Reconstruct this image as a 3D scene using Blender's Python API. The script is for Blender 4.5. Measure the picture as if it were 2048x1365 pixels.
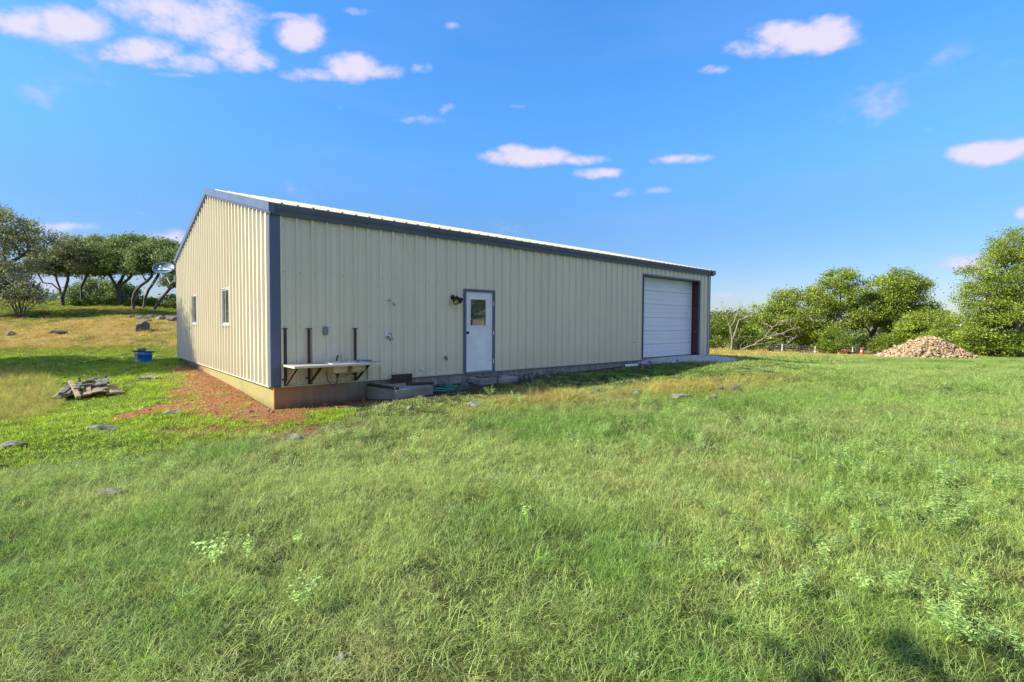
import bpy, bmesh, math, random
import numpy as np
from mathutils import Matrix, Vector
random.seed(7); RNG = np.random.default_rng(11)
for o in list(bpy.data.objects): bpy.data.objects.remove(o)
SC = bpy.context.scene; COL = SC.collection

# ------------------------------------------------------------------ camera, sky, sun, exposure
CAM = np.array([-2.982, -10.527, 1.263]); YAW, PITCH, ROLL, FPX = 0.8471, -0.0344, 0.0054, 995.1
cF = np.array([math.cos(YAW)*math.cos(PITCH), math.sin(YAW)*math.cos(PITCH), math.sin(PITCH)])
_r = np.array([math.sin(YAW), -math.cos(YAW), 0.0]); _u = np.cross(_r, cF)
cR = _r*math.cos(ROLL)+_u*math.sin(ROLL); cU = _u*math.cos(ROLL)-_r*math.sin(ROLL)
cam = bpy.data.cameras.new('camera'); camo = bpy.data.objects.new('camera', cam); COL.objects.link(camo)
camo.matrix_world = Matrix(((cR[0], cU[0], -cF[0], CAM[0]), (cR[1], cU[1], -cF[1], CAM[1]), (cR[2], cU[2], -cF[2], CAM[2]), (0, 0, 0, 1)))
cam.lens = FPX/2048*36; cam.sensor_width = 36; cam.clip_start = 0.05; cam.clip_end = 4000
SC.camera = camo
SUN_EL, SUN_TRAVEL = math.radians(35), math.radians(-24)      # travel direction of the light in plan, from +X
SUNDIR = np.array([-math.cos(SUN_TRAVEL)*math.cos(SUN_EL), -math.sin(SUN_TRAVEL)*math.cos(SUN_EL), math.sin(SUN_EL)])  # towards the sun
sl = bpy.data.lights.new('sun', 'SUN'); sl.energy = 5.0; sl.angle = math.radians(0.5); sl.color = (1.0, 0.955, 0.79)
so = bpy.data.objects.new('sun', sl); COL.objects.link(so)
so.rotation_euler = Vector(SUNDIR).to_track_quat('Z', 'Y').to_euler()
W = bpy.data.worlds.new('World'); SC.world = W; W.use_nodes = True
SC.view_settings.view_transform = 'Standard'; SC.view_settings.look = 'None'
SC.view_settings.exposure = 0.95; SC.view_settings.gamma = 1.0
SC.render.engine = 'CYCLES'
try:
    SC.cycles.use_denoising = True
    SC.cycles.max_bounces = 6; SC.cycles.transparent_max_bounces = 4
    SC.cycles.diffuse_bounces = 3; SC.cycles.transmission_bounces = 3
except Exception: pass

def world_nodes():
    nt = W.node_tree; N = nt.nodes; L = nt.links
    for n in list(N): N.remove(n)
    out = N.new('ShaderNodeOutputWorld'); bg = N.new('ShaderNodeBackground'); L.new(bg.outputs[0], out.inputs[0])
    sky = N.new('ShaderNodeTexSky'); sky.sky_type = 'NISHITA'; sky.sun_disc = False
    sky.sun_elevation = SUN_EL
    sky.sun_rotation = math.atan2(SUNDIR[0], SUNDIR[1])
    sky.air_density = 1.0; sky.dust_density = 0.25; sky.ozone_density = 3.0; sky.altitude = 300
    bg.inputs['Strength'].default_value = 0.15
    def M(op, a, b=None, c=None):
        n = N.new('ShaderNodeMath'); n.operation = op
        for i, v in enumerate((a, b, c)):
            if v is None: continue
            if isinstance(v, (int, float)): n.inputs[i].default_value = v
            else: L.new(v, n.inputs[i])
        return n.outputs[0]
    tc = N.new('ShaderNodeTexCoord'); sep = N.new('ShaderNodeSeparateXYZ'); L.new(tc.outputs['Generated'], sep.inputs[0])
    x, y, z = sep.outputs
    # blue of the air: saturation kept with a gamma on the sky colour
    hs = N.new('ShaderNodeHueSaturation'); L.new(sky.outputs[0], hs.inputs['Color'])
    hs.inputs['Saturation'].default_value = SKY_SAT; hs.inputs['Value'].default_value = SKY_VAL; hs.inputs['Hue'].default_value = SKY_HUE
    fc = N.new('ShaderNodeFloatCurve'); L.new(M('MAXIMUM', z, 0.0), fc.inputs['Value']); cv = fc.mapping.curves[0]
    pts = SKY_GAIN
    cv.points[0].location = pts[0]; cv.points[-1].location = pts[-1]
    for p in pts[1:-1]: cv.points.new(*p)
    fc.mapping.update()
    lt = N.new('ShaderNodeMix'); lt.data_type = 'RGBA'; lt.blend_type = 'MULTIPLY'; L.new(M('MAXIMUM', M('MULTIPLY_ADD', z, -3.2, 1.0), 0.0), lt.inputs[0]); L.new(hs.outputs[0], lt.inputs[6]); lt.inputs[7].default_value = (.80, .78, 1.0, 1)
    sc_ = N.new('ShaderNodeVectorMath'); sc_.operation = 'SCALE'; L.new(lt.outputs[2], sc_.inputs[0]); L.new(M('MULTIPLY', fc.outputs[0], 1.4), sc_.inputs['Scale']); skyc = sc_.outputs[0]
    # azimuth and elevation of the direction, azimuth zero along the view bearing
    az = M('ARCTAN2', M('SUBTRACT', M('MULTIPLY', x, math.sin(YAW)), M('MULTIPLY', y, math.cos(YAW))),
           M('ADD', M('MULTIPLY', x, math.cos(YAW)), M('MULTIPLY', y, math.sin(YAW))))
    el = M('ARCSINE', z)
    def noise(sx, sy, scale, det, off=0.0, rough=0.6):
        cb = N.new('ShaderNodeCombineXYZ'); L.new(M('MULTIPLY', az, sx), cb.inputs[0]); L.new(M('MULTIPLY', el, sy), cb.inputs[1]); cb.inputs[2].default_value = off
        n = N.new('ShaderNodeTexNoise'); n.inputs['Scale'].default_value = scale; n.inputs['Detail'].default_value = det; n.inputs['Roughness'].default_value = rough
        L.new(cb.outputs[0], n.inputs['Vector']); return n
    nz = noise(1, 1.7, 13, 7, 0.0, .62); nf = noise(1, 1.5, 38, 6, 3.0, .65)
    n1 = M('SUBTRACT', nz.outputs[0], 0.5); n2 = M('SUBTRACT', nf.outputs[0], 0.5)
    wx = noise(1, 1, 9, 3, 7.0); wy = noise(1, 1, 9, 3, 9.0)
    azw = M('ADD', az, M('MULTIPLY', M('SUBTRACT', wx.outputs[0], .5), .045)); elw = M('ADD', el, M('MULTIPLY', M('SUBTRACT', wy.outputs[0], .5), .015))
    tot = None
    for (cx, cy, rx, ry, dens, tilt) in CLOUDS:
        d = cF+cR*(cx-1024)/FPX-cU*(cy-682.5)/FPX; k = np.linalg.norm(d); d = d/k
        a0 = math.atan2(d[0]*math.sin(YAW)-d[1]*math.cos(YAW), d[0]*math.cos(YAW)+d[1]*math.sin(YAW)); e0 = math.asin(d[2])
        ca = FPX*k*math.cos(e0)/1.0
        ra = .98*rx/FPX/(1+((cx-1024)/FPX)**2); re = .96*ry/FPX/k
        d2 = cF+cR*(cx+10-1024)/FPX-cU*(cy-682.5)/FPX; d2 = d2/np.linalg.norm(d2)
        a2 = math.atan2(d2[0]*math.sin(YAW)-d2[1]*math.cos(YAW), d2[0]*math.cos(YAW)+d2[1]*math.sin(YAW)); tilt = tilt*.5+(math.asin(d2[2])-e0)/(a2-a0)
        da = M('SUBTRACT', azw, a0); de = M('SUBTRACT', elw, e0)
        if tilt: de = M('MULTIPLY_ADD', da, -tilt, de)
        u = M('MULTIPLY', da, 1/ra); v = M('MULTIPLY', de, 1/re)
        r = M('ADD', M('MULTIPLY', u, u), M('MULTIPLY', v, v))
        m = M('MULTIPLY_ADD', r, -max(dens, 1.15), dens)
        m = M('MAXIMUM', m, -1.4)
        tot = m if tot is None else M('MAXIMUM', tot, m)
    s = M('ADD', tot, M('ADD', M('MULTIPLY', n1, 4.2), M('MULTIPLY', n2, 2.6)))
    # clouds added across the unseen sky, to brighten and warm the shaded wall
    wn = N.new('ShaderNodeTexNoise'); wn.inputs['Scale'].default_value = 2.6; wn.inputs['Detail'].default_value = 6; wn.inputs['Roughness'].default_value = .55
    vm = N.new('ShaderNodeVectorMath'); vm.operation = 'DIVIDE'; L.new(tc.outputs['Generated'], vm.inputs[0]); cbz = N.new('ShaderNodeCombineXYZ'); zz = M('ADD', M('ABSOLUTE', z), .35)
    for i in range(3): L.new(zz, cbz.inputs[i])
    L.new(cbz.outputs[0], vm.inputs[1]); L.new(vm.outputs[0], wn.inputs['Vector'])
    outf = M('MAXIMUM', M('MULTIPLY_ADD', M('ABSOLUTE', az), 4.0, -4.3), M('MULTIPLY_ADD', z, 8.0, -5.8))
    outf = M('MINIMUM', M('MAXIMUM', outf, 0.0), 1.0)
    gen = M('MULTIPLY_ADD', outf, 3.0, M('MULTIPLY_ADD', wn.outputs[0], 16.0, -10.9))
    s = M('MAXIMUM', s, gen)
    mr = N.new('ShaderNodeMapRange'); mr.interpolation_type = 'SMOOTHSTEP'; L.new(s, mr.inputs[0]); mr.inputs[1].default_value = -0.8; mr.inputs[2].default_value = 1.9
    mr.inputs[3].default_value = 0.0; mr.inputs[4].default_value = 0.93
    # thin veil in broad streaks
    veil = noise(1, 5, 2.2, 4, 12.0, .5)
    mv = N.new('ShaderNodeMapRange'); L.new(veil.outputs[0], mv.inputs[0]); mv.inputs[1].default_value = .5; mv.inputs[2].default_value = .8; mv.inputs[3].default_value = 0; mv.inputs[4].default_value = .10
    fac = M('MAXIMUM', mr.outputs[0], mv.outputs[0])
    # cloud colour: whiter where thick, lilac pink at thin parts
    mc = N.new('ShaderNodeMix'); mc.data_type = 'RGBA'; L.new(mr.outputs[0], mc.inputs[0])
    mc.inputs[6].default_value = CLOUD_THIN; mc.inputs[7].default_value = CLOUD_THICK
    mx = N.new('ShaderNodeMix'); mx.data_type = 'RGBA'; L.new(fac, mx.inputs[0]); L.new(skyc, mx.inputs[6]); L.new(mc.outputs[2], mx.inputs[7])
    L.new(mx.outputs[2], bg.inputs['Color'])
SKY_SAT, SKY_VAL, SKY_HUE = 1.30, 1.01, 0.503
CLOUD_THIN, CLOUD_THICK = (1.95, 2.1, 3.2, 1), (3.05, 2.8, 3.35, 1)
SKY_GAIN = [(0, .27), (.08, .33), (.16, .40), (.31, .62), (.52, .78), (.8, .80), (1.0, .80)]
CLOUDS = [(250, 112, 60, 20, 1.3, 0), (450, 100, 60, 30, 1.5, 0), (60, 48, 90, 34, 1.6, 0), (150, 52, 90, 40, 2.2, 0), (310, 12, 110, 26, 1.2, 0), (400, 40, 130, 50, 1.4, 0), (290, 100, 90, 26, 1.6, 0), (460, 78, 70, 34, 1.8, 0),
          (380, 128, 90, 20, 1.2, 0), (490, 120, 60, 22, 1.3, 0), (350, 152, 60, 8, .6, 0), (612, 68, 56, 34, 2.4, 0), (704, 135, 70, 30, 2.3, 0), (640, 150, 70, 14, 1.2, 0), (765, 145, 40, 14, 1.2, 0),
          (1605, 72, 110, 34, 2.4, 0), (1655, 60, 60, 34, 2.0, 0), (1510, 98, 70, 16, 1.1, 0), (1065, 315, 100, 20, 2.2, 0), (1035, 305, 50, 16, 1.8, 0), (1150, 318, 60, 12, 1.4, 0),
          (1190, 346, 56, 11, 1.4, .12), (1365, 320, 62, 11, 1.5, .1), (1250, 384, 34, 10, .7, .2), (1312, 382, 28, 8, .6, 0), (1985, 303, 95, 28, 2.2, .1), (2060, 300, 60, 26, 1.6, 0),
          (838, 241, 48, 9, 1.0, 0), (898, 218, 20, 12, .5, .5), (1420, 141, 34, 12, .5, 0), (125, 454, 66, 11, 1.0, 0), (70, 478, 90, 14, 1.0, 0), (170, 480, 60, 12, .8, 0), (340, 480, 56, 22, 1.2, 0),
          (1440, 590, 60, 10, .8, 0), (1925, 525, 62, 20, 1.5, 0), (904, 52, 22, 8, .5, 0), (845, 138, 28, 14, .4, 0), (2045, 425, 20, 14, 1.2, 0), (110, 575, 70, 26, .9, 0),
          (714, 22, 40, 9, .3, 0), (1860, 255, 20, 9, .2, 0), (1035, 214, 22, 6, .2, 0), (560, 34, 50, 10, .6, 0),
          (2500, 180, 200, 60, 2.0, 0), (-420, 140, 220, 60, 2.0, 0), (-300, 400, 160, 30, 1.4, 0), (2450, 480, 160, 26, 1.2, 0)]
world_nodes()

# ------------------------------------------------------------------ helpers
def U(px, py, depth):
    return CAM+depth*(cF+cR*(px-1024)/FPX-cU*(py-682.5)/FPX)
def PX(P):
    d = np.atleast_2d(P)-CAM; zz = d@cF; zz = np.where(zz < .05, .05, zz)
    return 1024+FPX*(d@cR)/zz, 682.5-FPX*(d@cU)/zz, d@cF
def vnoise(x, y, cell, seed=0, octv=3):
    x = np.asarray(x, float); y = np.asarray(y, float); tot = np.zeros(np.broadcast(x, y).shape); amp = 1; s = 0
    for k in range(octv):
        r = np.random.default_rng(seed*17+k).random((256, 256))
        gx = x/cell*2**k+1000; gy = y/cell*2**k+1000
        ix = np.floor(gx).astype(int); iy = np.floor(gy).astype(int); fx = gx-ix; fy = gy-iy
        fx = fx*fx*(3-2*fx); fy = fy*fy*(3-2*fy)
        a = r[ix % 256, iy % 256]; b = r[(ix+1) % 256, iy % 256]; c = r[ix % 256, (iy+1) % 256]; d = r[(ix+1) % 256, (iy+1) % 256]
        tot += amp*((a*(1-fx)+b*fx)*(1-fy)+(c*(1-fx)+d*fx)*fy); s += amp; amp *= .5
    return tot/s
def sst(a, b, v):
    t = np.clip((v-a)/(b-a), 0, 1); return t*t*(3-2*t)
def tag(o, label=None, cat=None, group=None, kind=None):
    if label: o['label'] = label
    if cat: o['category'] = cat
    if group: o['group'] = group
    if kind: o['kind'] = kind
    return o
def link(name, me, parent=None, loc=None):
    o = bpy.data.objects.new(name, me); COL.objects.link(o)
    if parent is not None: o.parent = parent
    if loc is not None: o.location = loc
    return o
def empty(name, loc, rz=0.0):
    o = bpy.data.objects.new(name, None); COL.objects.link(o); o.location = loc; o.rotation_euler = (0, 0, rz); o.empty_display_size = .1
    return o
def mesh_np(name, verts, faces, m, smooth=False):
    """verts (n,3); faces list of equal-size arrays or a list of arrays"""
    me = bpy.data.meshes.new(name)
    verts = np.asarray(verts, np.float32)
    if isinstance(faces, np.ndarray): faces = [faces]
    faces = [np.asarray(f, np.int32) for f in faces if len(f)]
    me.vertices.add(len(verts)); me.vertices.foreach_set('co', verts.ravel())
    nl = sum(f.size for f in faces); npoly = sum(len(f) for f in faces)
    me.loops.add(nl); me.polygons.add(npoly)
    li = np.concatenate([f.ravel() for f in faces]); me.loops.foreach_set('vertex_index', li)
    tot = np.concatenate([np.full(len(f), f.shape[1], np.int32) for f in faces]); st = np.concatenate([[0], np.cumsum(tot)[:-1]]).astype(np.int32)
    me.polygons.foreach_set('loop_start', st); me.polygons.foreach_set('loop_total', tot)
    if smooth: me.polygons.foreach_set('use_smooth', np.ones(npoly, bool))
    me.update(calc_edges=True)
    if m is not None: me.materials.append(m)
    return me
class MB:
    """collects shapes into one mesh"""
    def __init__(s): s.v = []; s.f = []
    def add(s, vs, fs):
        n = len(s.v); s.v += [tuple(v) for v in vs]; s.f += [tuple(i+n for i in f) for f in fs]; return s
    def box(s, x0, x1, y0, y1, z0, z1, M=None):
        vs = [Vector((x, y, z)) for z in (z0, z1) for y in (y0, y1) for x in (x0, x1)]
        if M is not None: vs = [M @ v for v in vs]
        return s.add(vs, [(0, 2, 3, 1), (4, 5, 7, 6), (0, 1, 5, 4), (2, 6, 7, 3), (0, 4, 6, 2), (1, 3, 7, 5)])
    def tube(s, pts, r, n=8, cap=True, r1=None):
        pts = [Vector(p) for p in pts]; rings = []; K = len(pts)
        up = None
        for i, p in enumerate(pts):
            t = ((pts[min(i+1, K-1)]-pts[max(i-1, 0)])).normalized()
            if up is None: up = t.orthogonal().normalized()
            up = (up-t*up.dot(t)).normalized(); b = t.cross(up)
            rr = r if r1 is None else r+(r1-r)*i/(K-1)
            if isinstance(r, (list, tuple)): rr = r[i]
            rings.append([p+(up*math.cos(2*math.pi*k/n)+b*math.sin(2*math.pi*k/n))*rr for k in range(n)])
        vs = [v for rg in rings for v in rg]; fs = []
        for i in range(K-1):
            for k in range(n): fs.append((i*n+k, i*n+(k+1) % n, (i+1)*n+(k+1) % n, (i+1)*n+k))
        if cap: fs += [tuple(range(n-1, -1, -1)), tuple((K-1)*n+k for k in range(n))]
        return s.add(vs, fs)
    def lathe(s, prof, M, n=20):
        vs = []; fs = []
        for (r, z) in prof: vs += [M @ Vector((r*math.cos(2*math.pi*k/n), r*math.sin(2*math.pi*k/n), z)) for k in range(n)]
        for i in range(len(prof)-1):
            for k in range(n): fs.append((i*n+k, i*n+(k+1) % n, (i+1)*n+(k+1) % n, (i+1)*n+k))
        return s.add(vs, fs)
    def prism(s, poly, axis, a, b, M=None):
        """poly of 2D points extruded along axis from a to b"""
        def mk(p, t):
            if axis == 'x': return Vector((t, p[0], p[1]))
            if axis == 'y': return Vector((p[0], t, p[1]))
            return Vector((p[0], p[1], t))
        n = len(poly); vs = [mk(p, a) for p in poly]+[mk(p, b) for p in poly]
        if M is not None: vs = [M @ v for v in vs]
        fs = [(i, (i+1) % n, n+(i+1) % n, n+i) for i in range(n)]+[tuple(range(n-1, -1, -1)), tuple(range(n, 2*n))]
        return s.add(vs, fs)
    def build(s, name, m, parent=None, loc=None, bevel=0.0, smooth=False):
        me = bpy.data.meshes.new(name); me.from_pydata([tuple(v) for v in s.v], [], s.f)
        bm = bmesh.new(); bm.from_mesh(me); bmesh.ops.recalc_face_normals(bm, faces=bm.faces)
        if bevel: bmesh.ops.bevel(bm, geom=bm.edges[:], offset=bevel, segments=1, affect='EDGES', clamp_overlap=True)
        bm.to_mesh(me); bm.free()
        if smooth:
            for p in me.polygons: p.use_smooth = True
        me.materials.append(m); me.update()
        return link(name, me, parent, loc)

# ------------------------------------------------------------------ materials
def new_mat(name):
    m = bpy.data.materials.new(name); m.use_nodes = True; nt = m.node_tree
    b = nt.nodes['Principled BSDF']; return m, nt, b
def lk(nt, a, b): nt.links.new(a, b)
def tex_noise(nt, scale, det=5, vec=None, rough=.55, dist=0.0):
    n = nt.nodes.new('ShaderNodeTexNoise'); n.inputs['Scale'].default_value = scale; n.inputs['Detail'].default_value = det
    n.inputs['Roughness'].default_value = rough; n.inputs['Distortion'].default_value = dist
    if vec is not None: lk(nt, vec, n.inputs['Vector'])
    return n.outputs[0]
def ramp(nt, fac, stops):
    r = nt.nodes.new('ShaderNodeValToRGB'); e = r.color_ramp.elements
    while len(e) < len(stops): e.new(.5)
    for i, (p, c) in enumerate(stops): e[i].position = p; e[i].color = (*c, 1)
    lk(nt, fac, r.inputs[0]); return r.outputs[0]
def mix(nt, f, a, b, mode='MIX'):
    n = nt.nodes.new('ShaderNodeMix'); n.data_type = 'RGBA'; n.blend_type = mode
    for i, v in ((0, f), (6, a), (7, b)):
        if isinstance(v, (int, float)): n.inputs[i].default_value = v
        elif isinstance(v, tuple): n.inputs[i].default_value = (*v, 1)
        else: lk(nt, v, n.inputs[i])
    return n.outputs[2]
def mrange(nt, v, a, b, c=0.0, d=1.0):
    n = nt.nodes.new('ShaderNodeMapRange'); lk(nt, v, n.inputs[0])
    for i, k in enumerate((a, b, c, d)): n.inputs[i+1].default_value = k
    return n.outputs[0]
def bump(nt, b, h, strength=.3, dist=.01):
    n = nt.nodes.new('ShaderNodeBump'); n.inputs['Strength'].default_value = strength; n.inputs['Distance'].default_value = dist
    lk(nt, h, n.inputs['Height']); lk(nt, n.outputs[0], b.inputs['Normal'])
def coords(nt, scale=(1, 1, 1), kind='Object'):
    tc = nt.nodes.new('ShaderNodeTexCoord'); mp = nt.nodes.new('ShaderNodeMapping'); mp.inputs['Scale'].default_value = scale
    lk(nt, tc.outputs[kind], mp.inputs['Vector']); return mp.outputs[0]
def geopos(nt, scale=(1, 1, 1)):
    tc = nt.nodes.new('ShaderNodeNewGeometry'); mp = nt.nodes.new('ShaderNodeMapping'); mp.inputs['Scale'].default_value = scale
    lk(nt, tc.outputs['Position'], mp.inputs['Vector']); return mp.outputs[0], tc
def simple(name, c, rough=.6, metal=0.0, var=.25, scale=6.0, spec=.5, bmp=0.0, c2=None):
    m, nt, b = new_mat(name)
    v, _ = geopos(nt)
    n = tex_noise(nt, scale, 6, v)
    c2 = c2 or tuple(x*(1-var) for x in c)
    col = mix(nt, mrange(nt, n, .35, .68), c, c2); lk(nt, col, b.inputs['Base Color'])
    b.inputs['Roughness'].default_value = rough; b.inputs['Metallic'].default_value = metal; b.inputs['Specular IOR Level'].default_value = spec
    if bmp: bump(nt, b, tex_noise(nt, scale*6, 4, v), bmp, .01)
    return m
def panel_mat(name, c, rough=.38):
    m, nt, b = new_mat(name)
    v, g = geopos(nt, (1, 1, .35)); n = tex_noise(nt, 1.1, 5, v)
    v2, _ = geopos(nt, (14, 14, .5)); st = tex_noise(nt, 1.0, 4, v2)
    oi = nt.nodes.new('ShaderNodeObjectInfo')
    col = mix(nt, mrange(nt, n, .35, .7, 0, .5), c, tuple(x*.90 for x in c))
    col = mix(nt, mrange(nt, st, .5, .8, 0, .35), col, tuple(x*.78 for x in c))
    sep = nt.nodes.new('ShaderNodeSeparateXYZ'); lk(nt, g.outputs['Position'], sep.inputs[0])
    low = mrange(nt, sep.outputs[2], .0, .55, .35, 0)           # splashed dust on the foot of the sheets
    nn = nt.nodes.new('ShaderNodeMath'); nn.operation = 'MULTIPLY'; lk(nt, low, nn.inputs[0]); lk(nt, st, nn.inputs[1])
    col = mix(nt, nn.outputs[0], col, (.36, .30, .20))
    col = mix(nt, mrange(nt, oi.outputs['Random'], 0, 1, 0, .10), col, tuple(x*.8 for x in c))
    lk(nt, col, b.inputs['Base Color'])
    lk(nt, mrange(nt, n, .3, .7, rough-.06, rough+.10), b.inputs['Roughness'])
    v3, _ = geopos(nt, (1.6, 1.6, 1.0)); bump(nt, b, tex_noise(nt, 2.2, 3, v3), .25, .02)
    return m
M_WALL = panel_mat('cream_sheet_paint', (.755, .675, .50), .40)
M_ROOF = panel_mat('roof_sheet_paint', (.37, .33, .22), .7)
M_TRIM = simple('slate_trim_paint', (.105, .13, .20), .4, var=.2, scale=2)
M_SCREW = simple('screw_metal', (.25, .24, .2), .5)
M_FLASH = simple('cream_flashing', (.62, .58, .45), .45, var=.15)
M_WHITE = simple('white_paint', (.80, .81, .82), .35, var=.14, scale=3)
M_WINFRAME = simple('aluminium_frame', (.46, .45, .42), .45, var=.2)
M_CURTAIN = simple('door_white_steel', (.78, .80, .84), .38, var=.06, scale=1.2)
M_JAMB = simple('red_oxide_steel', (.095, .032, .024), .6, var=.35, scale=3, bmp=.2)
M_DARKSTEEL = simple('rusty_black_steel', (.028, .018, .014), .6, var=.4, scale=12, c2=(.075, .032, .018), bmp=.3)
M_CHROME = simple('chrome', (.62, .63, .66), .16, metal=1.0, var=.15)
M_BRONZE = simple('black_bronze_metal', (.012, .011, .011), .35, metal=.2, var=.3)
M_GREYBOX = simple('grey_plastic', (.20, .215, .24), .5, var=.1)
M_WHITEPLASTIC = simple('white_plastic', (.75, .75, .72), .4, var=.12)
M_SINK = simple('stained_white_enamel', (.66, .56, .46), .4, var=.25, scale=5, c2=(.42, .31, .22))
M_HOSE = simple('teal_hose_rubber', (.012, .23, .20), .4, var=.3, scale=8)
M_WOOD = simple('weathered_board', (.30, .22, .14), .85, var=.5, scale=7, bmp=.5, c2=(.13, .105, .085))
M_WOOD2 = simple('grey_board', (.16, .15, .14), .85, var=.5, scale=9, bmp=.5, c2=(.05, .048, .05))
M_WOOD3 = simple('pale_board', (.36, .28, .17), .8, var=.4, scale=8, bmp=.4, c2=(.17, .13, .09))
M_WOODDARK = simple('wet_dark_board', (.06, .035, .024), .7, var=.5, scale=9, bmp=.4, c2=(.022, .015, .012))
M_BLUE = simple('blue_plastic', (.015, .24, .80), .4, var=.15)
M_PAINTW = simple('fence_white_paint', (.72, .72, .68), .6, var=.2)
M_ORANGE = simple('orange_red_paint', (.72, .075, .03), .5, var=.15)
M_RAILGREY = simple('grey_pipe_rail', (.22, .21, .21), .5, var=.2)
M_RAIL = simple('dark_pipe_rail', (.028, .024, .024), .6, var=.3)
def counter_mat():
    m, nt, b = new_mat('worn_countertop')
    v = coords(nt, (1, 1, 1)); n = tex_noise(nt, 3, 6, v); n2 = tex_noise(nt, 22, 4, v)
    c = mix(nt, mrange(nt, n, .35, .65), (.50, .43, .31), (.30, .28, .25)); c = mix(nt, mrange(nt, n2, .5, .75, 0, .6), c, (.16, .13, .1))
    lk(nt, c, b.inputs['Base Color']); b.inputs['Roughness'].default_value = .5; return m
M_COUNTER = counter_mat()
def glass_mat():
    m, nt, b = new_mat('dark_window_glass')
    b.inputs['Base Color'].default_value = (.035, .045, .045, 1); b.inputs['Roughness'].default_value = .03; b.inputs['IOR'].default_value = 2.4
    v, _ = geopos(nt); bump(nt, b, tex_noise(nt, 1.5, 2, v), .12, .02); return m
M_GLASS = glass_mat()
def concrete_mat(name='stained_concrete', stains=True):
    m, nt, b = new_mat(name)
    v, g = geopos(nt); n = tex_noise(nt, 2.2, 8, v); n2 = tex_noise(nt, 30, 5, v)
    q_ = 1.2 if stains else .95
    base = ramp(nt, n, [(.3, (.17*q_, .16*q_, .145*q_)), (.5, (.27*q_, .255*q_, .23*q_)), (.7, (.38*q_, .35*q_, .30*q_))])
    base = mix(nt, mrange(nt, n2, .35, .7, 0, .35), base, (.13, .12, .105))
    if stains:
        sep = nt.nodes.new('ShaderNodeSeparateXYZ'); lk(nt, g.outputs['Position'], sep.inputs[0]); X, Y, Z = sep.outputs
        vs, _ = geopos(nt, (9, 9, .7)); drip = tex_noise(nt, 1.0, 5, vs)
        def mul(a, c):
            k = nt.nodes.new('ShaderNodeMath'); k.operation = 'MULTIPLY'; k.use_clamp = True
            for i, q in enumerate((a, c)):
                if isinstance(q, (int, float)): k.inputs[i].default_value = q
                else: lk(nt, q, k.inputs[i])
            return k.outputs[0]
        def add(a, c):
            k = nt.nodes.new('ShaderNodeMath'); k.operation = 'ADD'; lk(nt, a, k.inputs[0]); lk(nt, c, k.inputs[1]); return k.outputs[0]
        # vertical runs of dirt
        base = mix(nt, mul(mrange(nt, drip, .46, .66), .5), base, (.06, .052, .042))
        # gable side: green-yellow algae film over the slab edge; long side: rust bloom near the corner
        long_side = mrange(nt, Y, .02, .06, 1, 0); gab = mrange(nt, Y, .02, .06, 0, 1)
        wob = mrange(nt, n, .3, .7, -.6, .6)
        base = mix(nt, mul(mul(mrange(nt, n, .3, .55, .6, .98), gab), mrange(nt, Y, 7.0, 8.6, 1, .3)), base, (.31, .26, .075))
        base = mix(nt, mul(mul(mrange(nt, add(Y, wob), 6.0, 7.2), gab), .7), base, (.26, .10, .04))
        base = mix(nt, mul(mul(mrange(nt, add(X, wob), 1.5, .2), long_side), .95), base, (.52, .19, .035))
        base = mix(nt, mul(mul(mrange(nt, add(X, wob), 3.0, 1.4), long_side), mul(mrange(nt, drip, .3, .6, .4, 1), .75)), base, (.30, .20, .115))
        base = mix(nt, mul(mrange(nt, Z, -.44, -.30, .6, 0), mrange(nt, drip, .3, .6, .4, 1)), base, (.10, .05, .028))
    lk(nt, base, b.inputs['Base Color']); b.inputs['Roughness'].default_value = .9; bump(nt, b, n2, .35, .01)
    return m
M_CONC = concrete_mat(); M_CONC2 = concrete_mat('grey_step_concrete', False)
def rock_mat(name, a, b_, c):
    m, nt, b = new_mat(name); v, g = geopos(nt); n = tex_noise(nt, 7, 8, v, .7); n2 = tex_noise(nt, 26, 6, v, .7)
    oi = nt.nodes.new('ShaderNodeObjectInfo')
    col = ramp(nt, n, [(.32, a), (.5, b_), (.68, c)]); col = mix(nt, mrange(nt, n2, .5, .7, 0, .7), col, tuple(x*.35 for x in a))
    lk(nt, col, b.inputs['Base Color']); b.inputs['Roughness'].default_value = .95; bump(nt, b, n2, .8, .03); return m
M_ROCK = rock_mat('lichened_limestone', (.05, .052, .04), (.13, .13, .105), (.38, .37, .32))
M_ROCKDARK = rock_mat('dark_pitted_limestone', (.05, .045, .04), (.15, .135, .12), (.36, .33, .29))
def rubble_mat(name, cols):
    m, nt, b = new_mat(name); g = nt.nodes.new('ShaderNodeNewGeometry')
    st = [(i/len(cols), c) for i, c in enumerate(cols)]
    r = ramp(nt, g.outputs['Random Per Island'], st); v, _ = geopos(nt)
    col = mix(nt, mrange(nt, tex_noise(nt, 14, 4, v), .4, .7, 0, .5), r, tuple(.5*x for x in cols[0])); lk(nt, col, b.inputs['Base Color']); b.inputs['Roughness'].default_value = .95; return m
M_RUBBLE = rubble_mat('pink_fieldstone_rubble', [(.44, .25, .12), (.50, .36, .20), (.24, .15, .08), (.54, .45, .30), (.36, .22, .11), (.42, .34, .22), (.18, .13, .08)])
M_PEBBLE = rubble_mat('crushed_limestone', [(.26, .27, .29), (.42, .42, .43), (.17, .17, .18), (.34, .34, .35), (.55, .55, .54)])
M_DIRTCLOD = rubble_mat('red_gravel_chips', [(.32, .13, .05), (.44, .22, .11), (.18, .08, .04), (.52, .36, .24), (.28, .14, .07)])
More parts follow.
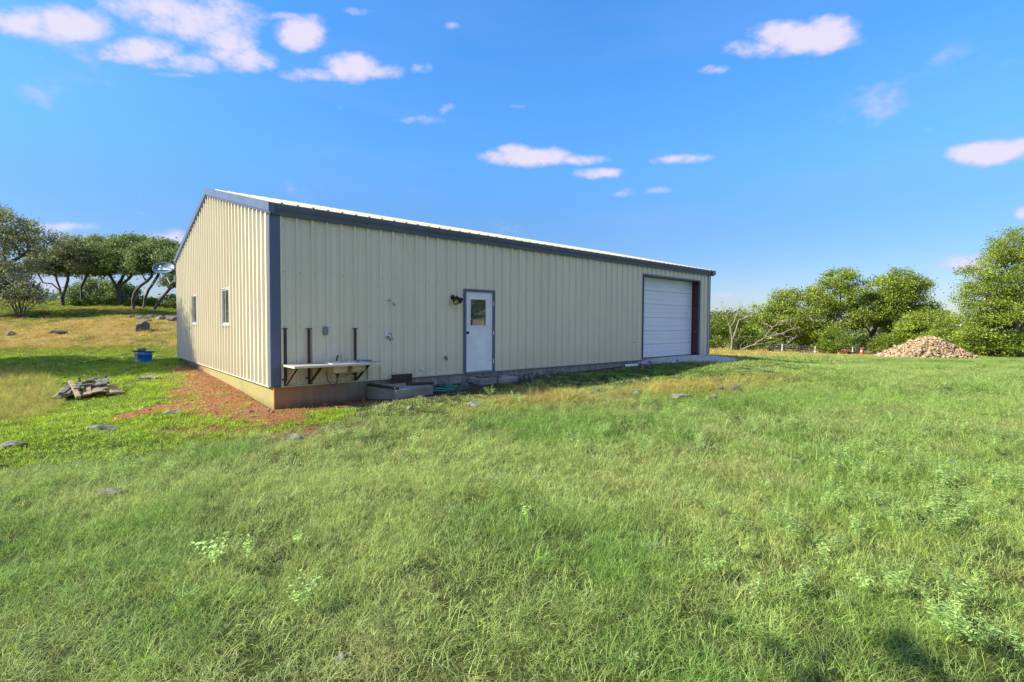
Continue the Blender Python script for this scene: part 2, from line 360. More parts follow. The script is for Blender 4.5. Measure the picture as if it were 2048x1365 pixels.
def bark_mat(name, a, b_):
    m, nt, b = new_mat(name); v = coords(nt, (1, 1, .35)); n = tex_noise(nt, 5, 8, v, .7)
    lk(nt, mix(nt, mrange(nt, n, .35, .65), a, b_), b.inputs['Base Color']); b.inputs['Roughness'].default_value = .95; bump(nt, b, n, .7, .05); return m
M_BARK = bark_mat('oak_bark', (.055, .042, .034), (.15, .125, .105))
M_BARKLICHEN = bark_mat('lichened_bark', (.13, .12, .09), (.36, .34, .27))
M_BARKPALE = bark_mat('pale_dead_wood', (.17, .135, .095), (.36, .30, .23))
def leaf_mat(name, cols, trans=.35, instancer=False, rough=.55, spec=.35):
    """foliage: colour varies leaf by leaf, light passes through"""
    m = bpy.data.materials.new(name); m.use_nodes = True; nt = m.node_tree; N = nt.nodes
    for n in list(N): N.remove(n)
    out = N.new('ShaderNodeOutputMaterial'); g = N.new('ShaderNodeNewGeometry')
    if instancer:
        a = N.new('ShaderNodeAttribute'); a.attribute_type = 'INSTANCER'; a.attribute_name = 'tint'
        rnd = mrange(nt, g.outputs['Random Per Island'], 0, 1, .48, 1.5)
        h = N.new('ShaderNodeHueSaturation'); lk(nt, a.outputs['Color'], h.inputs['Color']); lk(nt, rnd, h.inputs['Value'])
        lk(nt, mrange(nt, g.outputs['Random Per Island'], 0, 1, .515, .487), h.inputs['Hue']); col = h.outputs[0]
        col = mix(nt, mrange(nt, g.outputs['Random Per Island'], .86, .9, 0, .6), col, (.34, .25, .13))
    else:
        st = [(i/max(1, len(cols)-1), c) for i, c in enumerate(cols)]
        col = ramp(nt, g.outputs['Random Per Island'], st)
        v, _ = geopos(nt); col = mix(nt, mrange(nt, tex_noise(nt, .55, 3, v), .4, .65, 0, .6), col, tuple(.62*x for x in cols[0]))
    d = N.new('ShaderNodeBsdfDiffuse'); lk(nt, col, d.inputs['Color'])
    t = N.new('ShaderNodeBsdfTranslucent'); hs = N.new('ShaderNodeHueSaturation'); lk(nt, col, hs.inputs['Color']); hs.inputs['Hue'].default_value = .488; hs.inputs['Value'].default_value = 1.35
    lk(nt, hs.outputs[0], t.inputs['Color'])
    ms = N.new('ShaderNodeMixShader'); ms.inputs[0].default_value = trans; lk(nt, d.outputs[0], ms.inputs[1]); lk(nt, t.outputs[0], ms.inputs[2])
    gl = N.new('ShaderNodeBsdfGlossy'); gl.inputs['Roughness'].default_value = rough; gl.inputs['Color'].default_value = (.8, .85, .9, 1)
    m2 = N.new('ShaderNodeMixShader'); m2.inputs[0].default_value = .035*spec/.35; lk(nt, ms.outputs[0], m2.inputs[1]); lk(nt, gl.outputs[0], m2.inputs[2])
    lk(nt, m2.outputs[0], out.inputs[0]); return m
M_GRASS = leaf_mat('grass_blade', None, .35, True)
L_DARK = leaf_mat('live_oak_leaf', [(0.098, 0.157, 0.033), (0.186, 0.262, 0.064), (0.285, 0.356, 0.094), (0.132, 0.21, 0.064), (0.329, 0.356, 0.167)], .28)
L_GREY = leaf_mat('grey_green_leaf', [(0.143, 0.17, 0.065), (0.284, 0.316, 0.118), (0.456, 0.446, 0.216), (0.2, 0.236, 0.096)], .25)
L_MID = leaf_mat('oak_leaf', [(0.129, 0.195, 0.01), (0.239, 0.33, 0.021), (0.349, 0.434, 0.033), (0.165, 0.225, 0.018), (0.44, 0.45, 0.083)], 0.27)
L_BRIGHT = leaf_mat('bright_shrub_leaf', [(0.105, 0.17, 0.006), (0.167, 0.248, 0.01), (0.228, 0.293, 0.018), (0.114, 0.154, 0.01)], 0.3)
L_CEDAR = leaf_mat('cedar_leaf', [(0.16, 0.224, 0.019), (0.272, 0.336, 0.032), (0.352, 0.4, 0.056)], .3)
L_FAR = leaf_mat('distant_wood_leaf', [(0.077, 0.112, 0.039), (0.128, 0.168, 0.056), (0.166, 0.202, 0.067)], .3)
L_BRUSH = leaf_mat('dry_brush_leaf', [(.26, .10, .05), (.34, .17, .08), (.18, .08, .05)], .2)

# ------------------------------------------------------------------ terrain
L_, W_, H_ = 17.59, 11.51, 3.366
ctl = [(0, 11.5, -.14), (0, 8, -.22), (0, 4.2, -.31), (0, 2, -.39), (0, 0, -.47), (1.57, 0, -.46), (3, 0, -.36), (4.7, 0, -.27), (6.2, -.2, -.25), (9, 0, -.25), (12, -.1, -.16), (12.9, -.3, -.06), (16.7, -.3, -.03),
       (17.6, 0, -.10), (17.6, 11.5, -.3), (9, 11.5, -.1), (13, -2, -.10), (14.5, -1.5, -.06), (15.5, -3.2, -.22), (16.8, -2.5, -.12), (11, -2.2, -.24), (8, -2, -.27), (5, -2, -.38), (2.3, -1.25, -.31), (3.1, -1.2, -.31), (3, -3, -.45),
       (0, -3, -.50), (-1.5, -6, -.5), (-3, -10, -.52), (-3, -12, -.5), (-6, -9, -.62), (0, -9, -.48), (3, -7, -.45), (6, -8, -.42), (3, -12, -.42), (8, -13, -.42), (9, -5, -.36), (12, -7, -.45), (-3, 0, -.50), (-2, 4, -.40), (-6, 3, -.5), (-9, -4, -.75), (-5, -2, -.62)]
CTL = [np.array(c, float) for c in ctl]
for (px, py, dep) in [(50, 800, 10.8), (172, 806, 10.7), (285, 727, 18.6), (20, 730, 18), (120, 722, 19), (20, 668, 28), (115, 667, 28.5), (285, 661, 30), (350, 645, 33), (0, 636, 35), (180, 634, 36), (10, 603, 42), (125, 612, 43), (240, 613, 43), (310, 618, 42), (355, 622, 42),
                      (-400, 640, 40), (-500, 760, 18), (-500, 600, 50), (200, 604, 52), (0, 602, 60),
                      (1560, 728, 23), (1800, 732, 22), (2048, 728, 23), (2300, 728, 24), (1480, 716, 27), (1700, 716, 35), (1860, 718, 42), (2048, 716, 44), (2300, 716, 46), (1460, 705, 44), (1560, 706, 62), (1700, 712, 65), (1790, 712, 66), (2000, 712, 70), (1460, 702, 60), (1700, 703, 90), (2000, 703, 100), (1450, 700, 80),
                      (900, 655, 90), (600, 640, 90), (1200, 680, 70), (100, 640, 120), (-600, 640, 120), (600, 652, 200), (1500, 672, 220), (2300, 672, 220), (0, 655, 220), (-900, 652, 200), (3400, 690, 120)]:
    CTL.append(U(px, py, dep))
for (x, y, z) in [(-20, -30, -.2), (10, -40, .5), (40, -25, -1.0), (-40, -5, .5), (0, -120, 1), (100, -80, -3), (-120, -60, 2), (250, -60, -6), (-120, 120, 4), (-40, -140, 1)]: CTL.append(np.array((x, y, z), float))
CTL = np.array(CTL)
def _phi(r): return np.sqrt(r*r+1.0)
_A = _phi(np.linalg.norm(CTL[:, None, :2]-CTL[None, :, :2], axis=2)); _n = len(CTL)
_K = np.zeros((_n+1, _n+1)); _K[:_n, :_n] = _A-np.eye(_n)*0.02; _K[:_n, _n] = 1; _K[_n, :_n] = 1
_wt = np.linalg.solve(_K, np.concatenate([CTL[:, 2], [0]]))
def tz_raw(x, y):
    x = np.asarray(x, float); y = np.asarray(y, float); sh = x.shape; P = np.stack([x.ravel(), y.ravel()], 1); o = np.zeros(len(P))
    for i in range(0, len(P), 20000):
        q = P[i:i+20000]; o[i:i+20000] = _phi(np.sqrt(((q[:, None]-CTL[None, :, :2])**2).sum(2)))@_wt[:-1]+_wt[-1]
    return o.reshape(sh)
def dist_bld(x, y):
    dx = np.maximum(np.maximum(-x, x-L_), 0); dy = np.maximum(np.maximum(-y, y-W_), 0); return np.sqrt(dx*dx+dy*dy)
def tz(x, y):
    x = np.asarray(x, float); y = np.asarray(y, float)
    r = tz_raw(x, y); d = np.hypot(x-CAM[0], y-CAM[1])
    far = sst(150, 320, d); r = r*(1-far)+(-5-0.006*(d-150))*far
    k = sst(.3, 2.0, dist_bld(x, y))
    n = (vnoise(x, y, 2.2, 3, 3)-.5)*.11*k*(1+sst(20, 60, d)*1.5)+(vnoise(x, y, .5, 5, 2)-.5)*.05*np.minimum(1, k+.15)
    return r+n*(d < 400)
def tz1(x, y): return float(tz(np.array([x]), np.array([y]))[0])
def G(px, py, lo=1.5, hi=120.0):
    """first point of the terrain along the sight line of a photo pixel"""
    ds = np.geomspace(lo, hi, 500); P = np.array([U(px, py, d) for d in ds]); h = P[:, 2]-tz(P[:, 0], P[:, 1])
    i = np.argmax(h < 0) if (h < 0).any() else len(ds)-1
    p = P[i]; return np.array([p[0], p[1], tz1(p[0], p[1])])

# masks over the ground (bare red gravel soil, grey gravel, gold grass) used by both soil and grass
EDGE_X = [-2500, -500, 0, 300, 550, 735, 900, 1000, 1100, 1300, 1430, 1560, 1700, 2048, 4000]
EDGE_Y = [1100, 985, 940, 908, 866, 830, 808, 790, 780, 768, 761, 752, 740, 728, 722]
def zones(x, y):
    P = np.stack([x, y, tz(x, y)], 1); px, py, dp = PX(P); ok = dp > .5
    behind = dp < 1.0
    n1 = vnoise(x, y, 1.3, 21, 3); n2 = vnoise(x, y, .45, 22, 3); n3 = vnoise(x, y, 5.0, 23, 3)
    edge = np.interp(px, EDGE_X, EDGE_Y)
    tall = sst(-10, 12, py-edge+(n1-.5)*34); tall = np.where(behind, 1, tall)
    # red soil beside the gable, and in front of the corner
    dg = -x
    w = np.interp(y, [-1.5, -.6, 0.5, 3.5, 6.0, 8.0, 10.5], [0, .75, 1.2, 1.05, .85, .6, .3])
    soil = sst(.35, -.35, dg-w+(n1-.5)*1.1+(n2-.5)*.8)*(y > -1.6)*(dg > -.2)*sst(10.6, 9.2, y+(n1-.5)*2)
    # tongue of soil running out to the left of the corner
    ty = np.interp(px, [230, 300, 430, 560], [838, 822, 806, 812]); th = np.interp(px, [230, 330, 460, 560], [5, 11, 20, 20])
    tongue = sst(1.15, .55, np.abs(py-ty)/th+(n2-.5)*1.2+(n1-.5)*.6)*(px > 225)*(px < 760)*sst(620, 520, px)*ok
    front = sst(.25, -.25, -y-np.interp(x, [-.6, 0, 1.5, 3, 5, 8, 12], [.7, .75, .9, 1.3, .85, .55, .5])+(n1-.5)*.9)*(x > -.9)*(x < 12.6)*(y < .1)
    low = sst(1.1, .6, np.abs(py-868)/15+(n2-.5)*1.6)*(px > 300)*(px < 640)*.5*ok
    soil = np.clip(np.maximum(np.maximum(soil, tongue), np.maximum(front, low)), 0, 1)
    # grey crushed stone apron at the big door
    ya = -y; wid = np.interp(ya, [0, .6, 1.3, 2.0, 2.7], [4.6, 5.2, 3.8, 1.2, .01]); cx = np.interp(ya, [0, 1, 2.5, 3.6], [14.9, 15.0, 15.5, 16.2])
    grav = sst(.25, -.25, np.abs(x-cx)-wid/2-.15+(n1-.5)*.9)*(y < .3)*(ya < 2.15)
    # gold, dry grass
    gold = np.zeros_like(x)
    left = (px < 700) & (py < edge) & ok
    gold = np.where(left, sst(.47, .68, n3*.35+n1*.35+n2*.3+.20*sst(702, 690, py)*sst(628, 642, py)-.05*(py > 745)-.05), gold)
    patch = sst(1.2, .8, ((px-10)/110.)**2+((py-792)/52.)**2+(n2-.5)*.8)
    gold = np.where(left, np.maximum(gold*sst(742, 700, py), patch), gold)
    crest = .85*sst(46, 6, py-edge)*(px > 900)*sst(1700, 1350, px)*(py > edge-6)
    gold = np.where((px > 700), np.maximum(gold, crest*sst(.35, .55, n1*.6+n3*.4)), gold)
    strip = (px > 1400)*(px < 2300)*sst(717, 711, py)*(dp > 24)
    gold = np.maximum(gold, strip*sst(.3, .45, n1))
    return dict(px=px, py=py, dp=dp, tall=tall, soil=soil, grav=grav, gold=gold, left=left, n1=n1, n2=n2, n3=n3, patch=patch, crest=crest, strip=strip)

def build_ground():
    def axis(c, lo, hi):
        a = [0.0]; s = .13
        while a[-1] < hi: a.append(a[-1]+s); s = min(s*1.028, 40) if a[-1] > 7 else s*1.006
        b = [0.0]; s = .13
        while b[-1] > lo: b.append(b[-1]-s); s = min(s*1.028, 40) if b[-1] < -7 else s*1.006
        return np.array(sorted(set(b[1:]+a)))+c
    xs = axis(0, -1400, 1600); ys = axis(-4, -1300, 1500)
    X, Y = np.meshgrid(xs, ys, indexing='ij'); Z = tz(X, Y)
    ins = (X > .35) & (X < L_-.35) & (Y > .45) & (Y < W_-.35); Z = np.where(ins, np.minimum(Z, -.3), Z)
    Z = np.where((X > 0) & (X < L_) & (Y > 0) & (Y < W_), np.minimum(Z, -.06), Z)
    V = np.stack([X.ravel(), Y.ravel(), Z.ravel()], 1); nx, ny = X.shape
    i = (np.arange(nx-1)[:, None]*ny+np.arange(ny-1)[None]).ravel(); F = np.stack([i, i+ny, i+ny+1, i+1], 1)
    m, nt, b = new_mat('field_soil'); a = nt.nodes.new('ShaderNodeAttribute'); a.attribute_name = 'cover'
    sp = nt.nodes.new('ShaderNodeSeparateColor'); lk(nt, a.outputs['Color'], sp.inputs[0]); v, _ = geopos(nt)
    n = tex_noise(nt, 1.6, 8, v, .65); n2 = tex_noise(nt, 18, 6, v, .7); n3 = tex_noise(nt, .16, 5, v, .6); n4 = tex_noise(nt, 60, 3, v)
    green = ramp(nt, n, [(.3, (.03, .036, .012)), (.5, (.055, .07, .018)), (.7, (.10, .11, .03))])
    green = mix(nt, mrange(nt, n2, .45, .75, 0, .7), green, (.05, .04, .022))
    gold = ramp(nt, n2, [(.3, (.20, .13, .04)), (.6, (.34, .25, .08))])
    soil = ramp(nt, n2, [(.28, (.12, .045, .018)), (.5, (.27, .11, .042)), (.72, (.42, .22, .11))]); soil = mix(nt, mrange(nt, n, .45, .7, 0, .6), soil, (.26, .17, .10))
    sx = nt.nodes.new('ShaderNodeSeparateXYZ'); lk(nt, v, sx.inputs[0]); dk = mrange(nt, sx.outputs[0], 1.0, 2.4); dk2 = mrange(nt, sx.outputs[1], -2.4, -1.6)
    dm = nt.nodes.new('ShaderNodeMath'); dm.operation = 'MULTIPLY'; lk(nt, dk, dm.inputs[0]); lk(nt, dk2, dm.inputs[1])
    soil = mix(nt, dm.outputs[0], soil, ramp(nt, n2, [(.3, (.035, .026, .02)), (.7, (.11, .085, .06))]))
    grey = ramp(nt, n4, [(.3, (.12, .12, .12)), (.7, (.30, .30, .30))])
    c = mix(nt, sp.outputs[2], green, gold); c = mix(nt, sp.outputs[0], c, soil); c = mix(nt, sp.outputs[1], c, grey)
    lk(nt, c, b.inputs['Base Color']); b.inputs['Roughness'].default_value = 1.0; b.inputs['Specular IOR Level'].default_value = .1
    bump(nt, b, n2, .9, .04)
    me = mesh_np('ground', V, F, m, True)
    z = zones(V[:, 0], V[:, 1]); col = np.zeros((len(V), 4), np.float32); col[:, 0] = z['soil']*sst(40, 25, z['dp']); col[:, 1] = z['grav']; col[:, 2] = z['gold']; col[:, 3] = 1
    at = me.color_attributes.new('cover', 'FLOAT_COLOR', 'POINT'); at.data.foreach_set('color', col.ravel())
    tag(link('ground', me), kind='structure')
build_ground()

# ------------------------------------------------------------------ building
bld = empty('metal_barn', (0, 0, -.5)); BZ = .5
tag(bld, 'long cream ribbed metal barn with slate blue trim on a stained concrete slab', 'building')
def bpart(name, mb, m, parent=None, **k):
    """part in world coordinates, parented under the barn (or one of its parts at the barn's origin)"""
    o = mb.build(name, m, parent or bld, **k)
    if parent is None: o.location = (0, 0, BZ)
    return o
RIB = .3048
def profile(a, b, extra=()):
    """(t, height) of the sheet profile between a and b"""
    pts = []
    k0 = math.floor(a/RIB)-1
    for k in range(k0, math.ceil(b/RIB)+2):
        c = k*RIB+.15
        pts += [(c-.034, 0), (c-.020, .050), (c+.020, .050), (c+.034, 0)]
        for q in (.102, .204): pts += [(c+q-.018, 0), (c+q-.008, .007), (c+q+.008, .007), (c+q+.018, 0)]
    ts = np.array([p[0] for p in pts]); hs = np.array([p[1] for p in pts])
    T = sorted(set([a, b]+[t for t in ts if a < t < b]+[e for e in extra if a < e < b]))
    return [(t, float(np.interp(t, ts, hs))) for t in T]
def sheet(mapf, a, b, z0, topf, holes=()):
    """mapf(t,h,z) -> point; holes (t0,t1,z0,z1)"""
    pr = profile(a, b, [q for h in holes for q in h[:2]]); mb = MB()
    for (t, h), (t2, h2) in zip(pr[:-1], pr[1:]):
        mid = (t+t2)/2; spans = [(z0, None)]
        for (a0, a1, b0, b1) in holes:
            if a0-1e-6 <= mid <= a1+1e-6:
                ns = []
                for s in spans:
                    if s[1] is None:
                        if b0 > s[0]+.01: ns.append((s[0], b0))
                        ns.append((b1, None))
                    else: ns.append(s)
                spans = ns
        for s0, s1 in spans:
            za = topf(t) if s1 is None else s1; zb = topf(t2) if s1 is None else s1
            mb.add([mapf(t, h, s0), mapf(t2, h2, s0), mapf(t2, h2, zb), mapf(t, h, za)], [(0, 1, 2, 3)])
    # weld
    key = {}; vs = []; rm = []
    for v in mb.v:
        k = tuple(round(c, 4) for c in v)
        if k not in key: key[k] = len(vs); vs.append(v)
        rm.append(key[k])
    mb.v = vs; mb.f = [tuple(rm[i] for i in f) for f in mb.f]
    return mb
RK = (4.965-3.57)/(W_/2)                       # rise of the roof
def roof_z(y): return 3.57+RK*(min(y, W_-y))
DOOR = (4.64, 5.60, -.05, 2.13); BAY = (12.66, 16.74, -.06, 3.075)
WIN = [(3.34, 4.16, 1.205, 2.125), (7.66, 8.50, 1.21, 2.13)]
PW = .9144
t = 0.0
while t < L_-.01:
    t2 = min(t+PW, L_)
    hs = [h for h in (DOOR, BAY) if h[0] < t2 and h[1] > t]
    if not any(h[0] <= t and h[1] >= t2 for h in hs) or True:
        bpart('wall_panel', sheet(lambda q, h, z: (q, -.03-h, z), t, t2, -.005, lambda q: H_+.06, hs), M_WALL)
    t = t2
t = 0.0
while t < W_-.01:
    t2 = min(t+PW, W_)
    hs = [h for h in WIN if h[0] < t2 and h[1] > t]
    extra = [(W_/2, W_/2, 0, 0)]
    bpart('wall_panel', sheet(lambda q, h, z: (-.03-h, q, z), t, t2, -.005, lambda q: roof_z(q)-.10, hs+extra if t < W_/2 < t2 else hs), M_WALL)
    bpart('wall_panel', sheet(lambda q, h, z: (L_+.03+h, q, z), t, t2, -.005, lambda q: roof_z(q)-.10), M_WALL)
    t = t2
t = 0.0
while t < L_-.01:
    t2 = min(t+PW, L_); bpart('wall_panel', sheet(lambda q, h, z: (q, W_+.03+h, z), t, t2, -.005, lambda q: H_+.06), M_WALL); t = t2
# roof sheets, ribs running up the slope
cosr = 1/math.hypot(1, RK); nrm = (0, -RK*cosr, cosr)
t = -.04
while t < L_+.15:
    t2 = min(t+PW, L_+.20)
    for side in (0, 1):
        pr = profile(t, t2); mb = MB(); ya, yb = -.13, W_/2-.02
        for (q, h), (q2, h2) in zip(pr[:-1], pr[1:]):
            def pt(q, h, y):
                yy = y-h*RK*cosr; z = 3.60+RK*y+h*cosr
                return (q, yy if side == 0 else W_-yy, z)
            mb.add([pt(q, h, ya), pt(q2, h2, ya), pt(q2, h2, yb), pt(q, h, yb)], [(0, 1, 2, 3)])
        bpart('roof_panel', mb, M_ROOF)
    t = t2
mb = MB(); zr = 3.60+RK*W_/2   # ridge cap
mb.prism([(W_/2-.03, zr-.02), (W_/2, zr-.012), (W_/2+.03, zr-.02), (W_/2+.03, zr-.005), (W_/2, zr+.004), (W_/2-.03, zr-.005)], 'x', -.03, L_+.2)
bpart('ridge_cap', mb, M_ROOF)
# slab with formed edge; a footing ledge beside the gable
mb = MB(); mb.box(0, L_, 0, W_, -1.0, -.012); bpart('concrete_slab', mb, M_CONC, bevel=.01)
mb = MB(); mb.prism([(1.55, -1.0), (5.2, -1.0), (5.2, -.30), (3.6, -.335), (3.6, -.375), (1.55, -.43)], 'x', -.055, -.002); bpart('footing_ledge', mb, M_CONC)
# eave gutter trim: moulded profile
for side in (0, 1):
    def sy(y): return y if side == 0 else W_-y
    mb = MB(); pr = [(-.035, 3.372), (-.115, 3.372), (-.130, 3.44), (-.17, 3.50), (-.185, 3.575), (-.165, 3.592), (-.035, 3.592)]
    mb.prism([(sy(a), b) for a, b in pr], 'x', -.01, L_+.26); bpart('eave_gutter', mb, M_TRIM)
# rake trim along both gables
for gx, sgn in ((0, -1), (L_, 1)):
    for side in (0, 1):
        mb = MB(); x0, x1 = (gx-.115, gx-.005) if sgn < 0 else (gx+.005, gx+.262)
        y0, y1 = (-.20, W_/2-.004); off = .055
        def q(y, dz): z = 3.57+RK*y+dz; return (y if side == 0 else W_-y, z)
        mb.prism([q(y0, -.115), q(y1, -.115), q(y1, .062), q(y0, .062)], 'x', x0, x1)
        mb.prism([q(y0, -.150), q(y1, -.150), q(y1, -.1155), q(y0, -.1155)], 'x', x0+.02 if sgn < 0 else x0, x0+.09 if sgn < 0 else x0+.09)
        bpart('rake_trim', mb, M_TRIM)
# corner trims (L section)
for cx, cy in ((0, 0), (L_, 0), (0, W_), (L_, W_)):
    sx = -1 if cx == 0 else 1; sy_ = -1 if cy == 0 else 1
    o1, wv, th = .072, .115, .012
    poly = [(cx+sx*o1, cy+sy_*o1), (cx-sx*wv, cy+sy_*o1), (cx-sx*wv, cy+sy_*(o1-th)), (cx+sx*(o1-th), cy+sy_*(o1-th)), (cx+sx*(o1-th), cy-sy_*.05), (cx+sx*o1, cy-sy_*.05)]
    mb = MB(); mb.prism(poly, 'z', -.003, 3.37); bpart('corner_trim', mb, M_TRIM)
# base flashing below the sheets
for a, b in ((.13, DOOR[0]-.05), (DOOR[1]+.05, BAY[0]-.05), (BAY[1]+.06, L_-.13)): bpart('base_flashing', MB().box(a, b, -.078, -.002, -.030, -.008), M_FLASH)
mb = MB(); mb.box(-.078, -.002, .06, W_-.13, -.030, -.008); bpart('base_flashing', mb, M_FLASH)
# screws in rows
mb = MB()
for zr_ in (.10, 1.16, 2.28, 3.22):
    for k in range(int(L_/RIB)):
        x = k*RIB+.15+.055
        if any(h[0]-.05 < x < h[1]+.05 and h[2] < zr_ < h[3] for h in (DOOR, BAY)): continue
        mb.box(x-.007, x+.007, -.040, -.030, zr_-.007, zr_+.007)
    for k in range(int(W_/RIB)):
        y = k*RIB+.15+.055
        if any(h[0]-.05 < y < h[1]+.05 and h[2] < zr_ < h[3] for h in WIN): continue
        mb.box(-.040, -.030, y-.007, y+.007, zr_-.007, zr_+.007)
o = bpart('screws', mb, M_SCREW); o['kind'] = 'stuff'
# --- walk door
def sub(name, mb, m, parent, **k): return mb.build(name, m, parent, **k)
mb = MB(); a, b, c, d = DOOR; d -= .0
mb.box(a-.035, a+.03, -.085, .04, -.045, d+.035); mb.box(b-.03, b+.035, -.085, .04, -.045, d+.035); mb.box(a+.03, b-.03, -.083, .04, d-.03, d+.035)
bpart('door_frame', mb, M_TRIM, bevel=.003)
mb = MB(); mb.box(a+.03, b-.03, -.07, .1, -.045, -.004); bpart('threshold', mb, M_GREYBOX)
GX0, GX1, GZ0, GZ1 = 4.82, 5.34, 1.21, 1.905
mb = MB(); y0, y1 = -.045, 0.0; da, db, dz0, dz1 = a+.034, b-.034, .004, d-.034
mb.box(da, GX0, y0, y1, dz0, dz1); mb.box(GX1, db, y0, y1, dz0, dz1); mb.box(GX0, GX1, y0, y1, dz0, GZ0); mb.box(GX0, GX1, y0, y1, GZ1, dz1)
leaf = bpart('door', mb, M_WHITE); leaf['label'] = 'white walk door with upper glass'
mb = MB()
for bx in ((GX0-.03, GX0+.006, GZ0-.03, GZ1+.03), (GX1-.006, GX1+.03, GZ0-.03, GZ1+.03)): mb.box(bx[0], bx[1], y0-.012, y0-.0005, bx[2], bx[3])
mb.box(GX0+.006, GX1-.006, y0-.012, y0-.0005, GZ0-.03, GZ0+.006); mb.box(GX0+.006, GX1-.006, y0-.012, y0-.0005, GZ1-.006, GZ1+.03)
sub('glass_frame', mb, M_WHITE, leaf)
mb = MB(); mb.box(GX0, GX1, -.026, -.020, GZ0, GZ1); sub('glass', mb, M_GLASS, leaf)
mb = MB(); Mk = Matrix.Translation((4.722, -.045, 1.03)) @ Matrix.Rotation(math.radians(90), 4, 'X')
mb.lathe([(.001, 0), (.034, 0), (.034, .008), (.013, .012), (.012, .03), (.027, .042), (.030, .056), (.022, .068), (.001, .072)], Mk, 18); sub('knob', mb, M_BRONZE, leaf, smooth=True)
for hz in (.25, 1.02, 1.80):
    mb = MB(); mb.box(b-.040, b-.028, -.098, -.0865, hz-.055, hz+.055); mb.tube([(b-.034, -.098, hz-.055), (b-.034, -.098, hz+.055)], .009, 8); sub('hinge', mb, M_WHITE, leaf)
# --- sectional door set back in its bay
a, b, c, d = BAY
mb = MB(); mb.box(a-.045, a+.004, -.080, -.0, -.04, d+.04); mb.box(a+.004, b+.02, -.082, -.0, d+.002, d+.05); mb.box(b+.004, b+.035, -.080, -.0, -.04, d+.002)
bpart('bay_trim', mb, M_TRIM)
jm = MB(); jm.box(b-.005, b+.02, -.0, .26, -.02, d); jm.box(b-.03, b-.005, .0, .025, -.02, d); jm.box(b-.03, b-.005, .235, .26, -.02, d)
jamb = bpart('steel_jamb', jm, M_JAMB); jamb['label'] = 'red oxide steel channel jamb'
for z in (.18, .98, 1.95):
    for y in (.075, .155): sub('bolt', MB().lathe([(.001, .010), (.014, .009), (.017, 0)], Matrix.Translation((b-.0055, y, z)) @ Matrix.Rotation(math.radians(-90), 4, 'Y'), 8), M_SCREW, jamb)
mb = MB(); mb.box(a-.02, a+.004, 0, .26, -.02, d); bpart('steel_jamb', mb, M_JAMB)
mb = MB(); mb.box(a+.004, b-.005, 0, .26, d, d+.02); bpart('bay_header', mb, M_TRIM)
mb = MB(); mb.box(a+.0, b+.0, .30, .32, -.02, d); dr = bpart('overhead_door', mb, M_CURTAIN)
dr['label'] = 'white ribbed overhead door'
nsec = 6; hsec = (d-.0)/nsec
for k in range(nsec):
    z0 = k*hsec+.004; pts = []; yb = .262
    def groove(z, w, dp): return [(z-w, 0), (z-w*.35, dp), (z+w*.35, dp), (z+w, 0)]
    line = [(z0, .016), (z0+.012, 0)]+groove(z0+hsec*.20, .010, .004)+groove(z0+hsec*.36, .018, .018)+groove(z0+hsec*.55, .010, .004)+groove(z0+hsec*.69, .018, .014)+groove(z0+hsec*.86, .010, .004)+[(z0+hsec-.018, 0), (z0+hsec-.008, .016)]
    poly = [(yb+dd, z) for z, dd in line]+[(.298, z0+hsec-.008), (.298, z0)]
    mb = MB(); mb.prism(poly, 'x', a+.012, b-.035); sub('door_section', mb, M_CURTAIN, dr)
mb = MB(); mb.box(a+.012, b-.035, .255, .285, -.012, .003); sub('bottom_seal', mb, M_BRONZE, dr)
# --- sliding windows on the gable
for (a, b, c, d) in WIN:
    mb = MB(); mb.box(-.066, -.0, a-.018, a+.02, c-.03, d+.02); mb.box(-.066, -.0, b-.02, b+.018, c-.03, d+.02); mb.box(-.068, -.0, a+.02, b-.02, c-.03, c+.02); mb.box(-.068, -.0, a+.02, b-.02, d-.02, d+.02)
    wf = bpart('window', mb, M_WINFRAME, bevel=.004)
    mid = (a+b)/2
    for (u0, u1, xo) in ((a+.02, mid+.012, -.050), (mid-.012, b-.02, -.028)):
        mb = MB(); s = .032
        mb.box(xo-.018, xo, u0, u0+s, c+.02, d-.02); mb.box(xo-.018, xo, u1-s, u1, c+.02, d-.02); mb.box(xo-.017, xo, u0+s, u1-s, c+.02, c+.02+s); mb.box(xo-.017, xo, u0+s, u1-s, d-.02-s, d-.02)
        sub('sash', mb, M_WINFRAME, wf)
        mb = MB(); mb.box(xo-.011, xo-.007, u0+s, u1-s, c+.02+s, d-.02-s); sub('pane', mb, M_GLASS, wf)

# ------------------------------------------------------------------ fixtures on the long wall
YW = -.031
# twin floodlight
o = tag(empty('floodlight', (4.265, YW, 1.93)), 'black twin floodlight left of the white walk door', 'lamp')
mb = MB(); Rx = Matrix.Rotation(math.radians(90), 4, 'X'); mb.lathe([(.001, 0), (.062, 0), (.062, .02), (.045, .035), (.001, .037)], Rx, 20)
mb.tube([(0, -.03, 0), (-.01, -.10, -.015)], .016); mb.tube([(0, -.03, 0), (.06, -.085, .01)], .016); mb.build('base', M_BRONZE, o)
for pos, dr_ in (((-.012, -.10, -.02), (-.10, -.62, -.62)), ((.065, -.09, .0), (.75, -.30, -.60))):
    q = Vector(dr_).to_track_quat('Z', 'Y').to_matrix().to_4x4(); Mm = Matrix.Translation(pos) @ q
    mb = MB(); mb.lathe([(.001, -.03), (.03, -.028), (.036, .02), (.042, .055), (.076, .125), (.080, .165), (.076, .165), (.071, .13), (.040, .09)], Mm, 22); hd = mb.build('lamp_head', M_BRONZE, o, smooth=True)
    mb = MB(); mb.lathe([(.001, .135), (.045, .138), (.066, .148), (.070, .14), (.066, .12), (.035, .085)], Mm, 22); mb.build('bulb', simple('amber_lamp_glass', (.75, .60, .30), .15), hd, smooth=True)
